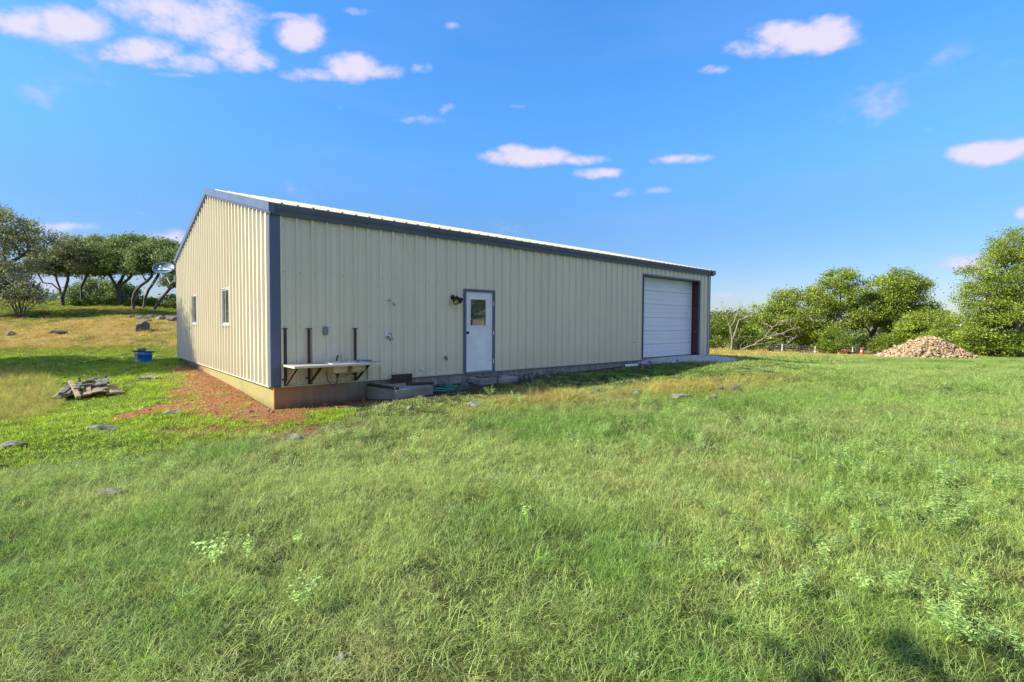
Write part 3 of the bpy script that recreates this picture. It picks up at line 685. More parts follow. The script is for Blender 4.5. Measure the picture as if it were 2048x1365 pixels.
# shower head
o = tag(empty('shower_spray', (2.49, YW, 1.80)), 'small chrome shower head high on the cream wall', 'shower head')
mb = MB(); mb.lathe([(.001, 0), (.034, 0), (.030, .008), (.010, .012)], Rx, 16); mb.build('flange', M_CHROME, o, smooth=True)
mb = MB(); mb.tube([(0, 0, 0), (.01, -.06, .0), (.03, -.11, -.03), (.04, -.14, -.06)], .010); mb.build('arm', M_CHROME, o, smooth=True)
Mm = Matrix.Translation((.045, -.15, -.07)) @ Vector((.1, -.5, -.8)).to_track_quat('Z', 'Y').to_matrix().to_4x4()
mb = MB(); mb.lathe([(.001, -.01), (.014, -.005), (.016, .02), (.036, .055), (.038, .066), (.001, .064)], Mm, 16); mb.build('spray_head', M_CHROME, o, smooth=True)
# shower valve
o = tag(empty('shower_valve', (2.49, YW, .975)), 'round chrome shower valve with lever below the shower head', 'shower valve')
mb = MB(); mb.lathe([(.001, .0), (.088, .0), (.086, .010), (.060, .014), (.055, .010), (.001, .010)], Rx, 28); mb.build('plate', M_CHROME, o, smooth=True)
mb = MB(); mb.lathe([(.034, .008), (.034, .03), (.028, .058), (.001, .062)], Rx, 18); mb.tube([(.0, -.05, 0), (.055, -.07, -.055), (.085, -.075, -.075)], .012); mb.build('handle', M_CHROME, o, smooth=True)
mb = MB(); mb.lathe([(.012, 0), (.012, .02), (.001, .02)], Matrix.Translation((.03, 0, -.10)) @ Rx, 10); mb.build('stop_screw', M_BRONZE, o)
# outlet box
o = tag(empty('outlet_box', (1.02, YW, 1.10)), 'small grey weatherproof outlet box between the black brackets', 'outlet box')
mb = MB(); mb.box(-.058, .058, -.055, 0, -.085, .085); mb.build('box', M_GREYBOX, o, bevel=.012)
mb = MB(); mb.box(-.045, .045, -.064, -.0555, .005, .07); mb.box(-.045, .045, -.064, -.0555, -.07, -.005); mb.build('cover', M_GREYBOX, o, bevel=.004)
# white streak-washed vent stub
o = tag(MB().lathe([(.001, .055), (.028, .055), (.034, .045), (.034, 0), (.026, 0)], Rx, 16).build('vent_cap', M_WHITEPLASTIC, None, (3.36, YW, .15)), 'small white plastic stub low on the wall left of the hose tap', 'pipe cap')
# hose tap
o = tag(empty('hose_tap', (4.03, YW, .39)), 'dark brass hose tap low on the wall left of the white door', 'tap')
mb = MB(); mb.tube([(0, 0, 0), (0, -.06, 0), (0, -.09, -.01), (-.01, -.11, -.045)], .014, 10); mb.tube([(0, -.05, 0), (0, -.05, .04)], .009); mb.build('spout', M_BRONZE, o, smooth=True)
mb = MB(); mb.lathe([(.001, 0), (.03, .0), (.033, .006), (.03, .012), (.001, .012)], Matrix.Translation((0, -.05, .042)), 12); mb.build('handle', M_BRONZE, o)
# small cable stub near the big door
tag(MB().box(-.03, .03, -.03, 0, -.012, .012).build('wall_cleat', M_BRONZE, None, (12.15, YW, .62), bevel=.004), 'tiny dark metal cleat low on the wall beside the overhead door', 'cleat')

# outdoor wash counter on steel brackets
wc = tag(empty('wash_counter', (0, 0, .43)), 'outdoor sink counter on black steel brackets bolted to the wall', 'sink counter')
TH = .0
mb = MB(); cx0, cx1, cy0, cy1 = .15, 2.02, -.80, -.065
SX = [(.93, 1.27), (1.33, 1.66)]; SY = (-.68, -.27)
xs_ = [cx0, SX[0][0], SX[0][1], SX[1][0], SX[1][1], cx1]
for i in range(5):
    if i in (1, 3): mb.box(xs_[i], xs_[i+1], cy0, SY[0], -.028, 0); mb.box(xs_[i], xs_[i+1], SY[1], cy1, -.028, 0)
    else: mb.box(xs_[i], xs_[i+1], cy0, cy1, -.028, 0)
top = mb.build('countertop', M_COUNTER, wc)
mb = MB(); mb.box(cx0+.0, cx1, cy0-.012, cy0-.0005, -.036, .003); mb.box(cx0-.012, cx0-.0005, cy0-.012, cy1, -.036, .003); mb.build('edge_strip', M_FLASH, wc)
for xb in (.20, .665, 1.66):
    mb = MB()
    mb.box(xb-.024, xb+.024, -.105, -.062, -.43, .705); mb.box(xb-.055, xb+.055, -.105, -.058, .705, .722)
    mb.box(xb-.022, xb+.022, -.76, -.105, -.072, -.030)
    Mb = Matrix.Translation((xb, -.12, -.41)) @ Matrix.Rotation(math.atan2(.60, .355), 4, 'X')
    mb.box(-.020, .020, -.02, .02, 0, math.hypot(.60, .355), Mb)
    mb.box(xb-.07, xb-.024, -.09, -.062, -.32, -.29)
    mb.build('bracket', M_DARKSTEEL, wc, bevel=.003)
sk = MB()
sk.box(SX[0][0]-.03, SX[0][0], SY[0]-.03, SY[1]+.10, .001, .012); sk.box(SX[1][1], SX[1][1]+.03, SY[0]-.03, SY[1]+.10, .001, .012)
sk.box(SX[0][0], SX[1][1], SY[0]-.03, SY[0], .001, .012); sk.box(SX[0][0], SX[1][1], SY[1], SY[1]+.10, .001, .014); sk.box(SX[0][1], SX[1][0], SY[0], SY[1], .0005, .010)
sink = sk.build('sink', M_WHITEPLASTIC, wc, bevel=.003)
for (x0, x1) in SX:
    mb = MB(); g = .0
    def ring(ins, z, r=.05, n=5):
        out = []
        X0, X1, Y0, Y1 = x0+ins, x1-ins, SY[0]+ins, SY[1]-ins
        for (cx, cy, s) in ((X1-r, Y1-r, 0), (X0+r, Y1-r, 90), (X0+r, Y0+r, 180), (X1-r, Y0+r, 270)):
            for k in range(n): t_ = math.radians(s+90*k/(n-1)); out.append((cx+r*math.cos(t_), cy+r*math.sin(t_), z))
        return out
    rings = [ring(.001, .004), ring(.003, -.03), ring(.006, -.13, .06), ring(.03, -.185, .06), ring(.07, -.20, .05)]
    for rg in rings: mb.v += rg
    n = 20
    for i in range(4):
        for k in range(n): mb.f.append((i*n+k, i*n+(k+1) % n, (i+1)*n+(k+1) % n, (i+1)*n+k))
    mb.f.append(tuple(4*n+k for k in range(n)))
    bs = mb.build('basin', M_SINK, sink, smooth=True)
    mb = MB(); mb.lathe([(.001, -.205), (.045, -.203), (.04, -.235), (.022, -.25), (.022, -.30), (.001, -.30)], Matrix.Translation(((x0+x1)/2, (SY[0]+SY[1])/2, 0)), 14); mb.build('drain', M_BRONZE, bs)
mb = MB(); yb = (SY[0]+SY[1])/2; mb.tube([(1.10, yb, -.28), (1.12, yb, -.31), (1.30, yb+.05, -.30), (1.40, yb+.1, -.27), (1.50, yb+.04, -.29)], .018); mb.tube([(1.40, yb+.1, -.27), (1.42, yb+.1, -.36), (1.45, yb+.16, -.37), (1.47, yb+.2, -.30), (1.47, -.06, -.29)], .018)
mb.build('drain_pipe', M_SINK, wc, smooth=True)
mb = MB(); mb.tube([(1.02, -.08, -.20), (1.05, -.10, -.40), (1.14, -.10, -.52), (1.24, -.10, -.46), (1.26, -.08, -.25)], .007, 6); mb.build('supply_line', M_BRONZE, wc, smooth=True)
fc = MB(); fy = SY[1]+.055; fc.box(1.17, 1.40, fy-.025, fy+.025, .0145, .03); fc.tube([(1.29, fy, .03), (1.29, fy, .12), (1.29, fy-.03, .155), (1.29, fy-.13, .15), (1.29, fy-.15, .12)], .011, 10)
fau = fc.build('faucet', M_CHROME, wc, smooth=False)
mb = MB(); mb.tube([(1.19, fy, .03), (1.19, fy, .09)], .015, 10); mb.tube([(1.19, fy, .09), (1.22, fy-.02, .15)], [.012, .02], 8); mb.build('sprayer', M_BRONZE, fau)
mb = MB(); mb.tube([(1.38, fy, .03), (1.38, fy, .055)], .015, 10); mb.tube([(1.38, fy, .055), (1.41, fy-.03, .075)], .008); mb.build('handle', M_CHROME, fau)
# tray lying on the right of the counter
tag(MB().add([(1.62, -.30, .431), (1.92, -.30, .431), (1.92, -.10, .431), (1.62, -.10, .431), (1.60, -.32, .455), (1.94, -.32, .455), (1.94, -.08, .455), (1.60, -.08, .455)],
    [(0, 3, 2, 1), (0, 1, 5, 4), (1, 2, 6, 5), (2, 3, 7, 6), (3, 0, 4, 7)]).build('metal_tray', M_CHROME, None), 'shallow metal tray on the right end of the sink counter', 'tray')

# concrete shower pad with boards lying on it
pad = MB(); pad.prism([(1.93, -1.0), (2.06, -1.17), (3.02, -1.10), (3.10, -.09), (1.93, -.085)][1:]+[(1.93, -.085)][:0], 'z', -.62, -.13)
tag(pad.build('concrete_pad', M_CONC2, None, bevel=.012), 'low grey concrete shower pad at the foot of the barn wall', 'concrete pad')
def board(name, p0, p1, w, th, m, label, cat='board', group=None, roll=0.0):
    p0 = Vector(p0); p1 = Vector(p1); d = p1-p0; Ln = d.length
    q = d.to_track_quat('X', 'Z').to_matrix().to_4x4()
    mb = MB(); n = 4
    mb.box(0, Ln, -w/2, w/2, -th/2, th/2)
    o = mb.build(name, m, None, bevel=min(.004, th*.2)); o.matrix_world = Matrix.Translation(p0) @ q @ Matrix.Rotation(roll, 4, 'X')
    return tag(o, label, cat, group)
board('wooden_board', (1.97, -.10, -.105), (2.10, -1.15, -.105), .10, .045, M_WOODDARK, 'dark wet board along the left edge of the concrete pad')
board('wooden_board', (2.62, -.62, -.10), (3.20, -.80, -.10), .16, .05, M_WOODDARK, 'dark plank lying flat across the right of the concrete pad')
board('wooden_board', (2.50, -.16, -.02), (3.02, -.16, -.02), .04, .20, M_WOODDARK, 'dark board standing on edge at the back of the concrete pad')
board('wooden_board', (2.95, -.95, -.17), (3.65, -.55, -.20), .12, .04, M_WOODDARK, 'dark board sloping off the pad towards the hose')
# hose: from the slab edge down to a coil on the ground
hc = G(886, 786); hz0 = hc[2]+.05; pts = [(3.70, -.05, -.02), (3.78, -.25, -.16), (3.95, -.5, -.26), (4.15, -.75, hz0+.02), (4.15, -.95, hz0), (hc[0]+.36, hc[1]-.1, hz0)]
for k in range(70):
    t_ = k/69*2*math.pi*4.2; rr = .30+.05*math.sin(k*.7)+.03*math.cos(k*1.9); pts.append((hc[0]+rr*math.cos(t_-.3), hc[1]+rr*.8*math.sin(t_-.3), hz0+.012*k/10+.012*math.sin(k*1.3)))
tag(MB().tube(pts, .011, 6).build('garden_hose', M_HOSE, None, smooth=True), 'teal garden hose running from the slab edge into a coil', 'hose')
# doorstep: two rough concrete blocks
for (x0, x1, y0, y1, zt, lab) in ((4.72, 5.28, -.62, -.06, -.13, 'left rough concrete step block below the walk door'), (5.30, 5.98, -.66, -.08, -.15, 'right rough concrete step block below the walk door')):
    mb = MB(); mb.box(x0, x1, y0, y1, -.6, zt); o = mb.build('step_block', M_CONC2, None, bevel=.02); tag(o, lab, 'step')
board('wooden_board', (4.80, -.40, -.11), (5.45, -.46, -.12), .26, .03, M_WOOD2, 'grey board lying on the step below the walk door')
# white drain pipe end
pp = (11.35, -.42); zz = tz1(*pp)
o = tag(empty('drain_pipe_end', (pp[0], pp[1], zz)), 'short white plastic pipe lying at the slab foot left of the gravel', 'pipe')
mb = MB(); mb.tube([(-.28, .02, .055), (.35, -.06, .06)], .052, 14, cap=False); mb.tube([(-.28, .02, .055), (.35, -.06, .06)], .044, 14, cap=False); mb.build('pipe_wall', M_WHITEPLASTIC, o, smooth=True)
mb = MB(); mb.tube([(-.26, .018, .055), (-.24, .017, .055)], .0435, 14); mb.build('dark_disc', M_BRONZE, o)  # dark disc closing the pipe just inside one end

# ------------------------------------------------------------------ stones
def rock_mesh(name, sx, sy, sz, seed, m, sub_=3):
    bm = bmesh.new(); bmesh.ops.create_icosphere(bm, subdivisions=sub_, radius=1.0)
    r = np.random.default_rng(seed); planes = [(Vector(r.normal(size=3)).normalized(), r.uniform(.55, .9)) for _ in range(9)]
    off = r.uniform(0, 50, 3)
    from mathutils import noise as mn
    for v in bm.verts:
        c = v.co.copy()
        for n, dd in planes:
            k = c.dot(n)
            if k > dd: c -= n*(k-dd)*.85
        nn = mn.fractal(Vector(c*1.6)+Vector(off), 1, 2, 4)*.16+mn.noise(Vector(c*6)+Vector(off))*.07
        v.co = Vector(((c.x*(1+nn))*sx, (c.y*(1+nn))*sy, (c.z*(1+nn))*sz))
    me = bpy.data.meshes.new(name); bm.to_mesh(me); bm.free(); me.materials.append(m); return me
def rock(name, px, py, sx, sy, sz, seed, m, label, cat='rock', group=None, sink=.35, rz=None):
    g = G(px, py); o = link(name, rock_mesh(name, sx, sy, sz, seed, m)); o.location = (g[0], g[1], g[2]+sz*(1-2*sink)*.5+sz*.15); o.rotation_euler = (0, 0, rz if rz is not None else seed*1.3)
    return tag(o, label, cat, group)
rock('boulder', 285, 663, .42, .36, .42, 3, M_ROCKDARK, 'dark upright boulder in the gold grass left of the barn', sink=.1)
rock('boulder', 117, 668, .5, .32, .17, 5, M_ROCKDARK, 'dark flat boulder in the gold grass on the left slope')
rock('boulder', 22, 672, .24, .24, .2, 6, M_ROCKDARK, 'small grey boulder at the far left of the slope')
#rock('boulder', 160, 650, .20, .2, .14, 8, M_ROCKDARK, 'smallest stone high on the gold slope', 'stone')
#rock('boulder', 246, 672, .5, .3, .16, 9, M_ROCKDARK, 'low brown rock in front of the upright boulder')
for i, (px, py, s) in enumerate([(262, 636, .3), (283, 638, .42), (305, 636, .4), (322, 640, .5), (337, 637, .45), (350, 642, .5), (296, 643, .25)]):
    rock('field_stone', px, py, s, s*.8, s*.45, 20+i, M_ROCKDARK, ['leftmost stone in the row of stones under the curving oaks', 'second stone from the left in the row under the oaks', 'third stone from the left in the row under the oaks', 'large stone in the middle of the row under the oaks', 'stone next but one to the barn wall in the row under the oaks', 'last stone of the row, against the barn edge', 'small stone just in front of the row under the oaks'][i], 'stone', 'row of stones on the rise left of the barn')
F_ = [(950, 815, .30, .2, .11, 'pale weathered rock in the grass in front of the step'), (820, 822, .12, .1, .08, 'small pale stone in the grass near the hose'), (588, 878, .22, .16, .08, 'grey rock half sunk in the grass below the barn corner'),
      (222, 992, .22, .15, .07, 'low dark rock in the tall grass at left'), (1270, 792, .26, .2, .17, 'whitish rock in the grass in front of the gravel'), (1192, 786, .14, .1, .12, 'small dark stone left of the whitish rock'),
      (1362, 797, .45, .26, .10, 'broad pale flat rock in the grass, right of the whitish rock'), (1440, 782, .20, .16, .12, 'grey stone left of the pair near the gravel end'), (1470, 784, .24, .2, .16, 'dark sided stone, right one of the pair near the gravel end'),
      (1425, 797, .2, .15, .09, 'small grey stone between the flat rock and the pair'), (1590, 930, .20, .14, .07, 'brown grey rock in the weeds right of centre'), (1905, 930, .12, .09, .06, 'small pale stone in the grass at far right'),
      (1310, 1098, .20, .13, .045, 'flat tan stone in the foreground grass'), (682, 1325, .05, .045, .05, 'rusty brown lump of stone at the bottom of the grass'), (1780, 884, .08, .07, .06, 'tiny whitish stone in the green grass at right'), (1140, 905, .11, .09, .06, 'grey stone in the middle of the meadow')]
for i, (px, py, sx, sy, sz, lab) in enumerate(F_):
    rock('rock', px, py, sx*.62, sy*.62, sz*.72, 40+i, M_ROCK if 'dark' not in lab else M_ROCKDARK, lab, 'rock', sink=.32, rz=-.7)
for i, (px, py, sx, lab) in enumerate([(25, 893, .26, 'flat pale stone in the mown grass at the left edge'), (205, 858, .30, 'long flat pinkish stone in front of the lumber pile'), (345, 828, .22, 'flat pale stone in the red soil near the corner'), (370, 712, .5, 'flat pale stone in the grass beside the far barn corner'), (300, 757, .35, 'flat bleached stone in the green grass between lumber and barn'), (250, 741, .2, 'small flat stone behind the lumber pile')]):
    rock('flat_stone', px, py, sx, sx*.5, .05, 70+i, M_ROCK, lab, 'stone', sink=.2, rz=-.8)
# loose rubble along the foot of the slab
rs = []
for k in range(46):
    x = 5.95+RNG.random()*2.6; y = -.12-RNG.random()*.5*(1-(x-5.9)/4); rs.append((x, y, .05+.07*RNG.random()))
for k in range(40):
    x = 3.2+RNG.random()*1.6; y = -.12-RNG.random()*.45; rs.append((x, y, .02+.035*RNG.random()))
for k in range(26):
    x = 11.5+RNG.random()*1.9; y = -.35-RNG.random()*.9; rs.append((x, y, .03+.05*RNG.random()))
proto_r = [rock_mesh('rubble_stone', 1, .8, .6, 100+i, M_ROCKDARK, 2) for i in range(5)]
for i, (x, y, s) in enumerate(rs):
    o = link('rubble_stone', proto_r[i % 5]); o.location = (x, y, tz1(x, y)+s*.3); o.scale = (s, s, s); o.rotation_euler = (RNG.random()*6, RNG.random()*6, RNG.random()*6)
    seg = 0 if i < 46 else (1 if i < 86 else 2)
    tag(o, ['dark stone in the rubble strip along the slab right of the walk door', 'dark pebble sized stone on the soil between pad and walk door', 'dark stone at the left foot of the gravel apron'][seg], 'stone',
        ['rubble strip right of the walk door', 'small stones between pad and door', 'stones at the foot of the gravel'][seg])

# ------------------------------------------------------------------ lumber pile
lp = G(172, 800); _q = lp-CAM; _q[2] = 0; _q /= np.linalg.norm(_q); Rv = np.array([cR[0], cR[1], 0]); Rv /= np.linalg.norm(Rv); Fv = np.array([-Rv[1], Rv[0], 0])
Lf = _q; Lr = np.array([_q[1], -_q[0], 0])
def LP(a, b, h): return tuple(lp+Lr*a*.88+Lf*b*.9+np.array([0, 0, h*.95]))
GRP = 'boards of the scrap lumber pile'
lum = [  # a0,b0,h0, a1,b1,h1, width, thick, material, label
 (-.60, -.12, .06, -.42, .85, .16, .07, .04, M_WOOD3, 'long pale board along the left edge of the lumber pile'), (-.52, -.14, .05, -.34, .7, .12, .12, .05, M_WOOD2, 'broad grey board second from the left in the lumber pile'), (-.46, -.05, .13, -.30, .62, .24, .10, .07, M_WOOD2, 'dark grey post end sticking out at the left of the lumber pile'),
 (-.36, -.1, .10, -.24, .6, .20, .10, .07, M_WOOD2, 'dark grey post beside the protruding post end in the lumber pile'), (-.14, -.30, .05, -.30, .82, .34, .085, .06, M_WOOD3, 'pale board leaning down over the front left of the lumber pile'), (-.18, .15, .2, -.10, .85, .27, .09, .06, M_WOOD2, 'short grey board in the middle left of the lumber pile'),
 (-.02, -.08, .07, .02, .9, .22, .07, .045, M_WOOD3, 'pale narrow board near the centre of the lumber pile'), (-.10, -.1, .06, -.03, .6, .12, .08, .04, M_WOOD, 'brown board left of the centre of the lumber pile'), (.07, -.1, .08, .05, .7, .25, .08, .04, M_WOOD, 'brown board just right of the pale centre board in the lumber pile'), (.14, -.05, .1, .13, .7, .20, .12, .03, M_WOOD, 'wide thin brown board beside the mossy one in the lumber pile'),
 (.20, -.08, .12, .24, .38, .17, .24, .03, M_WOOD, 'short wide mossy board at the front middle of the lumber pile'), (.30, .30, .26, .36, .72, .36, .22, .02, M_WOOD2, 'grey slatted panel on top of the lumber pile'), (.55, -.12, .08, .35, .85, .2, .08, .04, M_WOOD3, 'pale board slanting left over the right half of the lumber pile'),
 (.66, -.05, .07, .38, .9, .18, .07, .05, M_WOOD, 'brown board slanting between the two pale ones at the right of the lumber pile'), (.76, .02, .06, .44, 1.0, .16, .06, .04, M_WOOD3, 'thin pale board sloping down at the right end of the lumber pile'), (.40, -.12, .07, .74, -.02, .08, .07, .04, M_WOOD, 'short board across the front right of the lumber pile'),
 (-.28, .4, .24, .32, .62, .27, .09, .04, M_WOOD2, 'grey board lying crosswise on top of the lumber pile'), (-.05, .8, .30, .5, .75, .26, .08, .05, M_WOOD, 'brown board lying crosswise at the back of the lumber pile'), (.1, .5, .24, .5, .35, .2, .1, .04, M_WOOD2, 'short grey board lying crosswise in the middle of the lumber pile'), (-.5, .5, .08, .0, .9, .12, .1, .05, M_WOOD, 'brown board crosswise at the back left of the lumber pile'), (.0, .1, .04, .5, .2, .05, .1, .05, M_WOODDARK, 'dark damp board under the front right of the lumber pile'),
 (-.4, .1, .04, .1, .2, .05, .1, .05, M_WOODDARK, 'dark damp board under the front left of the lumber pile'), (.45, .2, .14, .62, .7, .16, .14, .03, M_WOOD, 'wide brown offcut on the right of the lumber pile'), (.05, .62, .33, .22, .95, .38, .12, .04, M_WOOD2, 'small grey offcut on top at the back of the lumber pile'), (-.12, .9, .1, -.12, .93, .42, .05, .04, M_WOOD, 'short upright stub at the back left of the lumber pile'), (.42, .7, .1, .42, .73, .42, .03, .03, M_WOODDARK, 'thin dark upright stake at the back of the lumber pile'),
 (.3, .1, .16, .6, .55, .22, .06, .04, M_WOOD3, 'thin pale stick across the right of the lumber pile'), (-.32, .75, .2, -.05, .95, .25, .09, .04, M_WOOD, 'short brown board at the back left top of the lumber pile')]
for (a0, b0, h0, a1, b1, h1, w, th, m, lab) in lum:
    board('scrap_board', LP(a0, b0, h0+.03), LP(a1, b1, h1+.03), w, th, m, lab or 'weathered board among others inside the scrap lumber pile', 'board', GRP, roll=random.uniform(-.2, .2))

# ------------------------------------------------------------------ buckets by the barn
def bucket(px, py, r, h, m, name, label):
    g = G(px, py); o = tag(empty(name, tuple(g)), label, 'bucket')
    mb = MB(); mb.lathe([(.001, .004), (r*.86, .0), (r*.9, .01), (r*.97, h*.8), (r*1.04, h*.81), (r*1.04, h*.84), (r*.98, h*.85), (r, h*.97), (r*1.03, h*.98), (r*1.03, h), (r*.97, h), (r*.82, .03), (.001, .03)], Matrix.Identity(4), 28)
    mb.build('body', m, o, smooth=False)
    for p in o.children[0].data.polygons: p.use_smooth = True
    k = 12; pts = [(r*1.05*math.cos(math.pi*i/k), -.02+r*.2*math.sin(math.pi*i/k)-r*.9*math.sin(math.pi*i/k)*.0-r*1.06*math.sin(math.pi*i/k)*.35-.0, h*.82-.10*math.sin(math.pi*i/k)) for i in range(k+1)]
    MB().tube(pts, .004, 6).build('handle', M_BRONZE, o); return o, g
b1, g1 = bucket(278, 726, .15, .41, M_WHITEPLASTIC, 'white_bucket', 'white bucket with dark marks standing next to the blue bucket')
b2, g2 = bucket(293, 727, .19, .385, M_BLUE, 'blue_bucket', 'bright blue bucket standing next to the white bucket')
# printed label on the white bucket, curved with the wall
toC = Vector((CAM[0]-g1[0], CAM[1]-g1[1], 0)).normalized(); a0 = math.atan2(toC.y, toC.x)
mb = MB()
for (u0, u1, z0, z1) in [(-.30, -.22, .10, .30), (-.30, -.05, .28, .30), (-.30, -.05, .10, .12), (-.02, .04, .12, .29), (.08, .14, .12, .29), (.08, .30, .20, .22), (.24, .30, .12, .29), (-.16, -.10, .15, .25)]:
    n = 3; vs = []
    for i in range(n+1):
        t_ = a0+(u0+(u1-u0)*i/n)
        for z in (z0, z1): rr = .155*(.86+.115*z/.32)+.003; vs.append((rr*math.cos(t_), rr*math.sin(t_), z))
    mb.add(vs, [(2*i, 2*i+2, 2*i+3, 2*i+1) for i in range(n)])
mb.build('print', M_BRONZE, b1)
board('wooden_board', (g1[0]-.12*Rv[0]-.1*Fv[0], g1[1]-.12*Rv[1]-.1*Fv[1], g1[2]+.435), tuple(g2+Rv*.24+np.array([0, 0, .41])), .20, .035, M_WOODDARK, 'dark board laid across the white and blue buckets')
o = link('stone', rock_mesh('stone', .16, .11, .07, 90, M_ROCKDARK, 2)); o.location = tuple((g1+g2)/2+np.array([0, 0, .49])); tag(o, 'brown stone holding down the board on the buckets', 'stone')

# ------------------------------------------------------------------ satellite dish on the back edge of the gable
D0 = Vector((-.02, W_+.02, 2.86)); dc = Vector(tuple(U(329, 540, 19.75)))
o = tag(empty('satellite_dish', tuple(D0)), 'grey blue satellite dish on an arm at the back edge of the gable', 'satellite dish')
lc = dc-D0
mb = MB(); mb.box(-.12, 0, -.08, .0, -.12, .12); mb.tube([(-.05, -.02, 0), (lc.x*.5, lc.y*.6, -.12), (lc.x, lc.y+.06, lc.z-.12)], .022); mb.build('mast', M_GREYBOX, o)
face = Vector((-.35, -.66, .62)).normalized()
q = face.to_track_quat('Z', 'X').to_matrix().to_4x4(); Md = Matrix.Translation(lc) @ q @ Matrix.Diagonal((.31, .38, 1, 1))
mb = MB(); prof = [(.001, 0)]+[(r, .11*r*r) for r in (.25, .5, .75, .95)]+[(1.0, .115), (1.0, .098)]+[(r, .11*r*r-.014) for r in (.95, .75, .5, .25)]+[(.001, -.014)]
mb.lathe(prof, Md, 36); M_DISH = simple('dish_grey_shade', (.075, .14, .22), .55, var=.1); mb.build('dish', M_DISH, o, smooth=True)  # grey blue darkened, the shade on the visible side put into the colour
tip = lc+face*.42+Vector((0, 0, -.20)); mb = MB(); mb.tube([Md @ Vector((.0, -.9, .05)), tip], .018); mb.build('feed_arm', M_WHITEPLASTIC, o)
mb = MB(); mb.lathe([(.001, -.06), (.035, -.05), (.04, .05), (.055, .08), (.001, .085)], Matrix.Translation(tip) @ (-face).to_track_quat('Z', 'X').to_matrix().to_4x4(), 14); mb.build('receiver', M_WHITEPLASTIC, o)
mb = MB(); mb.box(-.035, .035, -.36, .30, .005, .02, Matrix.Translation(lc+face*.02) @ q); mb.build('stripe_bracket', M_WHITEPLASTIC, o)

# ------------------------------------------------------------------ trees
def colonize(seed_paths, att, step, infl, kill, iters, rng, droop=0.0):
    """space colonisation: returns nodes, parents"""
    nodes = []; par = []
    for path, pi in seed_paths:
        prev = pi; path = [np.array(p, float) for p in path]
        if nodes: prev = int(np.argmin([np.linalg.norm(np.array(q)-path[0]) for q in nodes]))
        for k in range(len(path)-1):
            a, b = path[k], path[k+1]; n = max(1, int(np.linalg.norm(b-a)/step))
            for j in range(0 if (k == 0 and prev is None) else 1, n+1):
                nodes.append(a+(b-a)*j/n+rng.normal(0, step*.10, 3)*(0 < j < n)); par.append(prev if prev is not None else -1); prev = len(nodes)-1
    nodes = [np.array(n) for n in nodes]; att = att.copy(); alive = np.ones(len(att), bool)
    N = np.array(nodes); P = list(par)
    near_i = None; dmin = np.full(len(att), 1e9); idx = np.zeros(len(att), int)
    def upd(new0):
        nonlocal dmin, idx
        d = np.linalg.norm(att[:, None]-N[None, new0:], axis=2); k = d.argmin(1); dd = d[np.arange(len(att)), k]
        better = dd < dmin; dmin = np.where(better, dd, dmin); idx = np.where(better, k+new0, idx)
    upd(0)
    for it in range(iters):
        act = alive & (dmin < infl) & (dmin > kill)
        if not act.any():
            infl *= 1.5
            if infl > 30: break
            continue
        g = {}
        dirs = att[act]-N[idx[act]]; dirs /= np.linalg.norm(dirs, axis=1)[:, None]
        for i, d in zip(idx[act], dirs): g[i] = g.get(i, 0)+d
        new = []; np_ = []
        for i, d in g.items():
            d = d+rng.normal(0, .35, 3); d[2] -= droop; l = np.linalg.norm(d)
            if l < 1e-3: continue
            new.append(N[i]+d/l*step); np_.append(i)
        if not new: break
        n0 = len(N); N = np.vstack([N, np.array(new)]); P += np_; upd(n0); alive &= dmin > kill
        if len(N) > 1500: break
    return N, np.array(P)
def skeleton_mesh(name, N, P, m, r_tip, r_base, sides=5, expo=2.3, rmin_draw=0.0):
    n = len(N); w = np.zeros(n); kids = np.zeros(n, int)
    for i in range(n-1, -1, -1):
        if kids[i] == 0: w[i] = 1
        if P[i] >= 0: w[P[i]] += w[i]; kids[P[i]] += 1
    r = w**(1/expo); r = r_tip+(r-1)/(max(r.max()-1, 1e-6))*(r_base-r_tip)
    i = np.where(P >= 0)[0]; i = i[r[i] >= rmin_draw]; a = N[P[i]]; b = N[i]; ra = np.minimum(r[P[i]], r[i]*1.7); rb = r[i]
    d = b-a; L = np.linalg.norm(d, axis=1)[:, None]+1e-9; d = d/L; b = b+d*rb[:, None]*.4
    h = np.where(np.abs(d[:, 2:3]) < .9, np.array([[0, 0, 1.]]), np.array([[1., 0, 0]])); u = np.cross(d, h); u /= np.linalg.norm(u, axis=1)[:, None]; v = np.cross(d, u)
    an = np.arange(sides)/sides*2*np.pi; cs, sn = np.cos(an), np.sin(an)
    ring = lambda c, rr: c[:, None]+rr[:, None, None]*(u[:, None]*cs[None, :, None]+v[:, None]*sn[None, :, None])
    V = np.concatenate([ring(a, ra), ring(b, rb)], 1).reshape(-1, 3); base = np.arange(len(i))[:, None]*2*sides; k = np.arange(sides)[None]
    F = np.stack([base+k, base+(k+1) % sides, base+sides+(k+1) % sides, base+sides+k], 2).reshape(-1, 4)
    return mesh_np(name, V, F, m, True), r
def leaves_mesh(name, C, size, m, rng, up=.35, aspect=.55, jitter=.35):
    """bent leaf quads (two triangles, folded) at centres C"""
    n = len(C); nrm = rng.normal(size=(n, 3)); nrm[:, 2] += up; nrm /= np.linalg.norm(nrm, axis=1)[:, None]
    t = rng.normal(size=(n, 3)); t -= nrm*(t*nrm).sum(1)[:, None]; t /= np.linalg.norm(t, axis=1)[:, None]; b = np.cross(nrm, t)
    s = (size*(1+jitter*rng.normal(size=n))).clip(size*.4, size*2)[:, None]
    V = np.stack([C-t*s*.5, C+b*s*aspect*.5+nrm*s*.08, C+t*s*.5, C-b*s*aspect*.5+nrm*s*.08], 1).reshape(-1, 3)
    F = np.arange(4*n).reshape(-1, 4); return mesh_np(name, V, F, m)
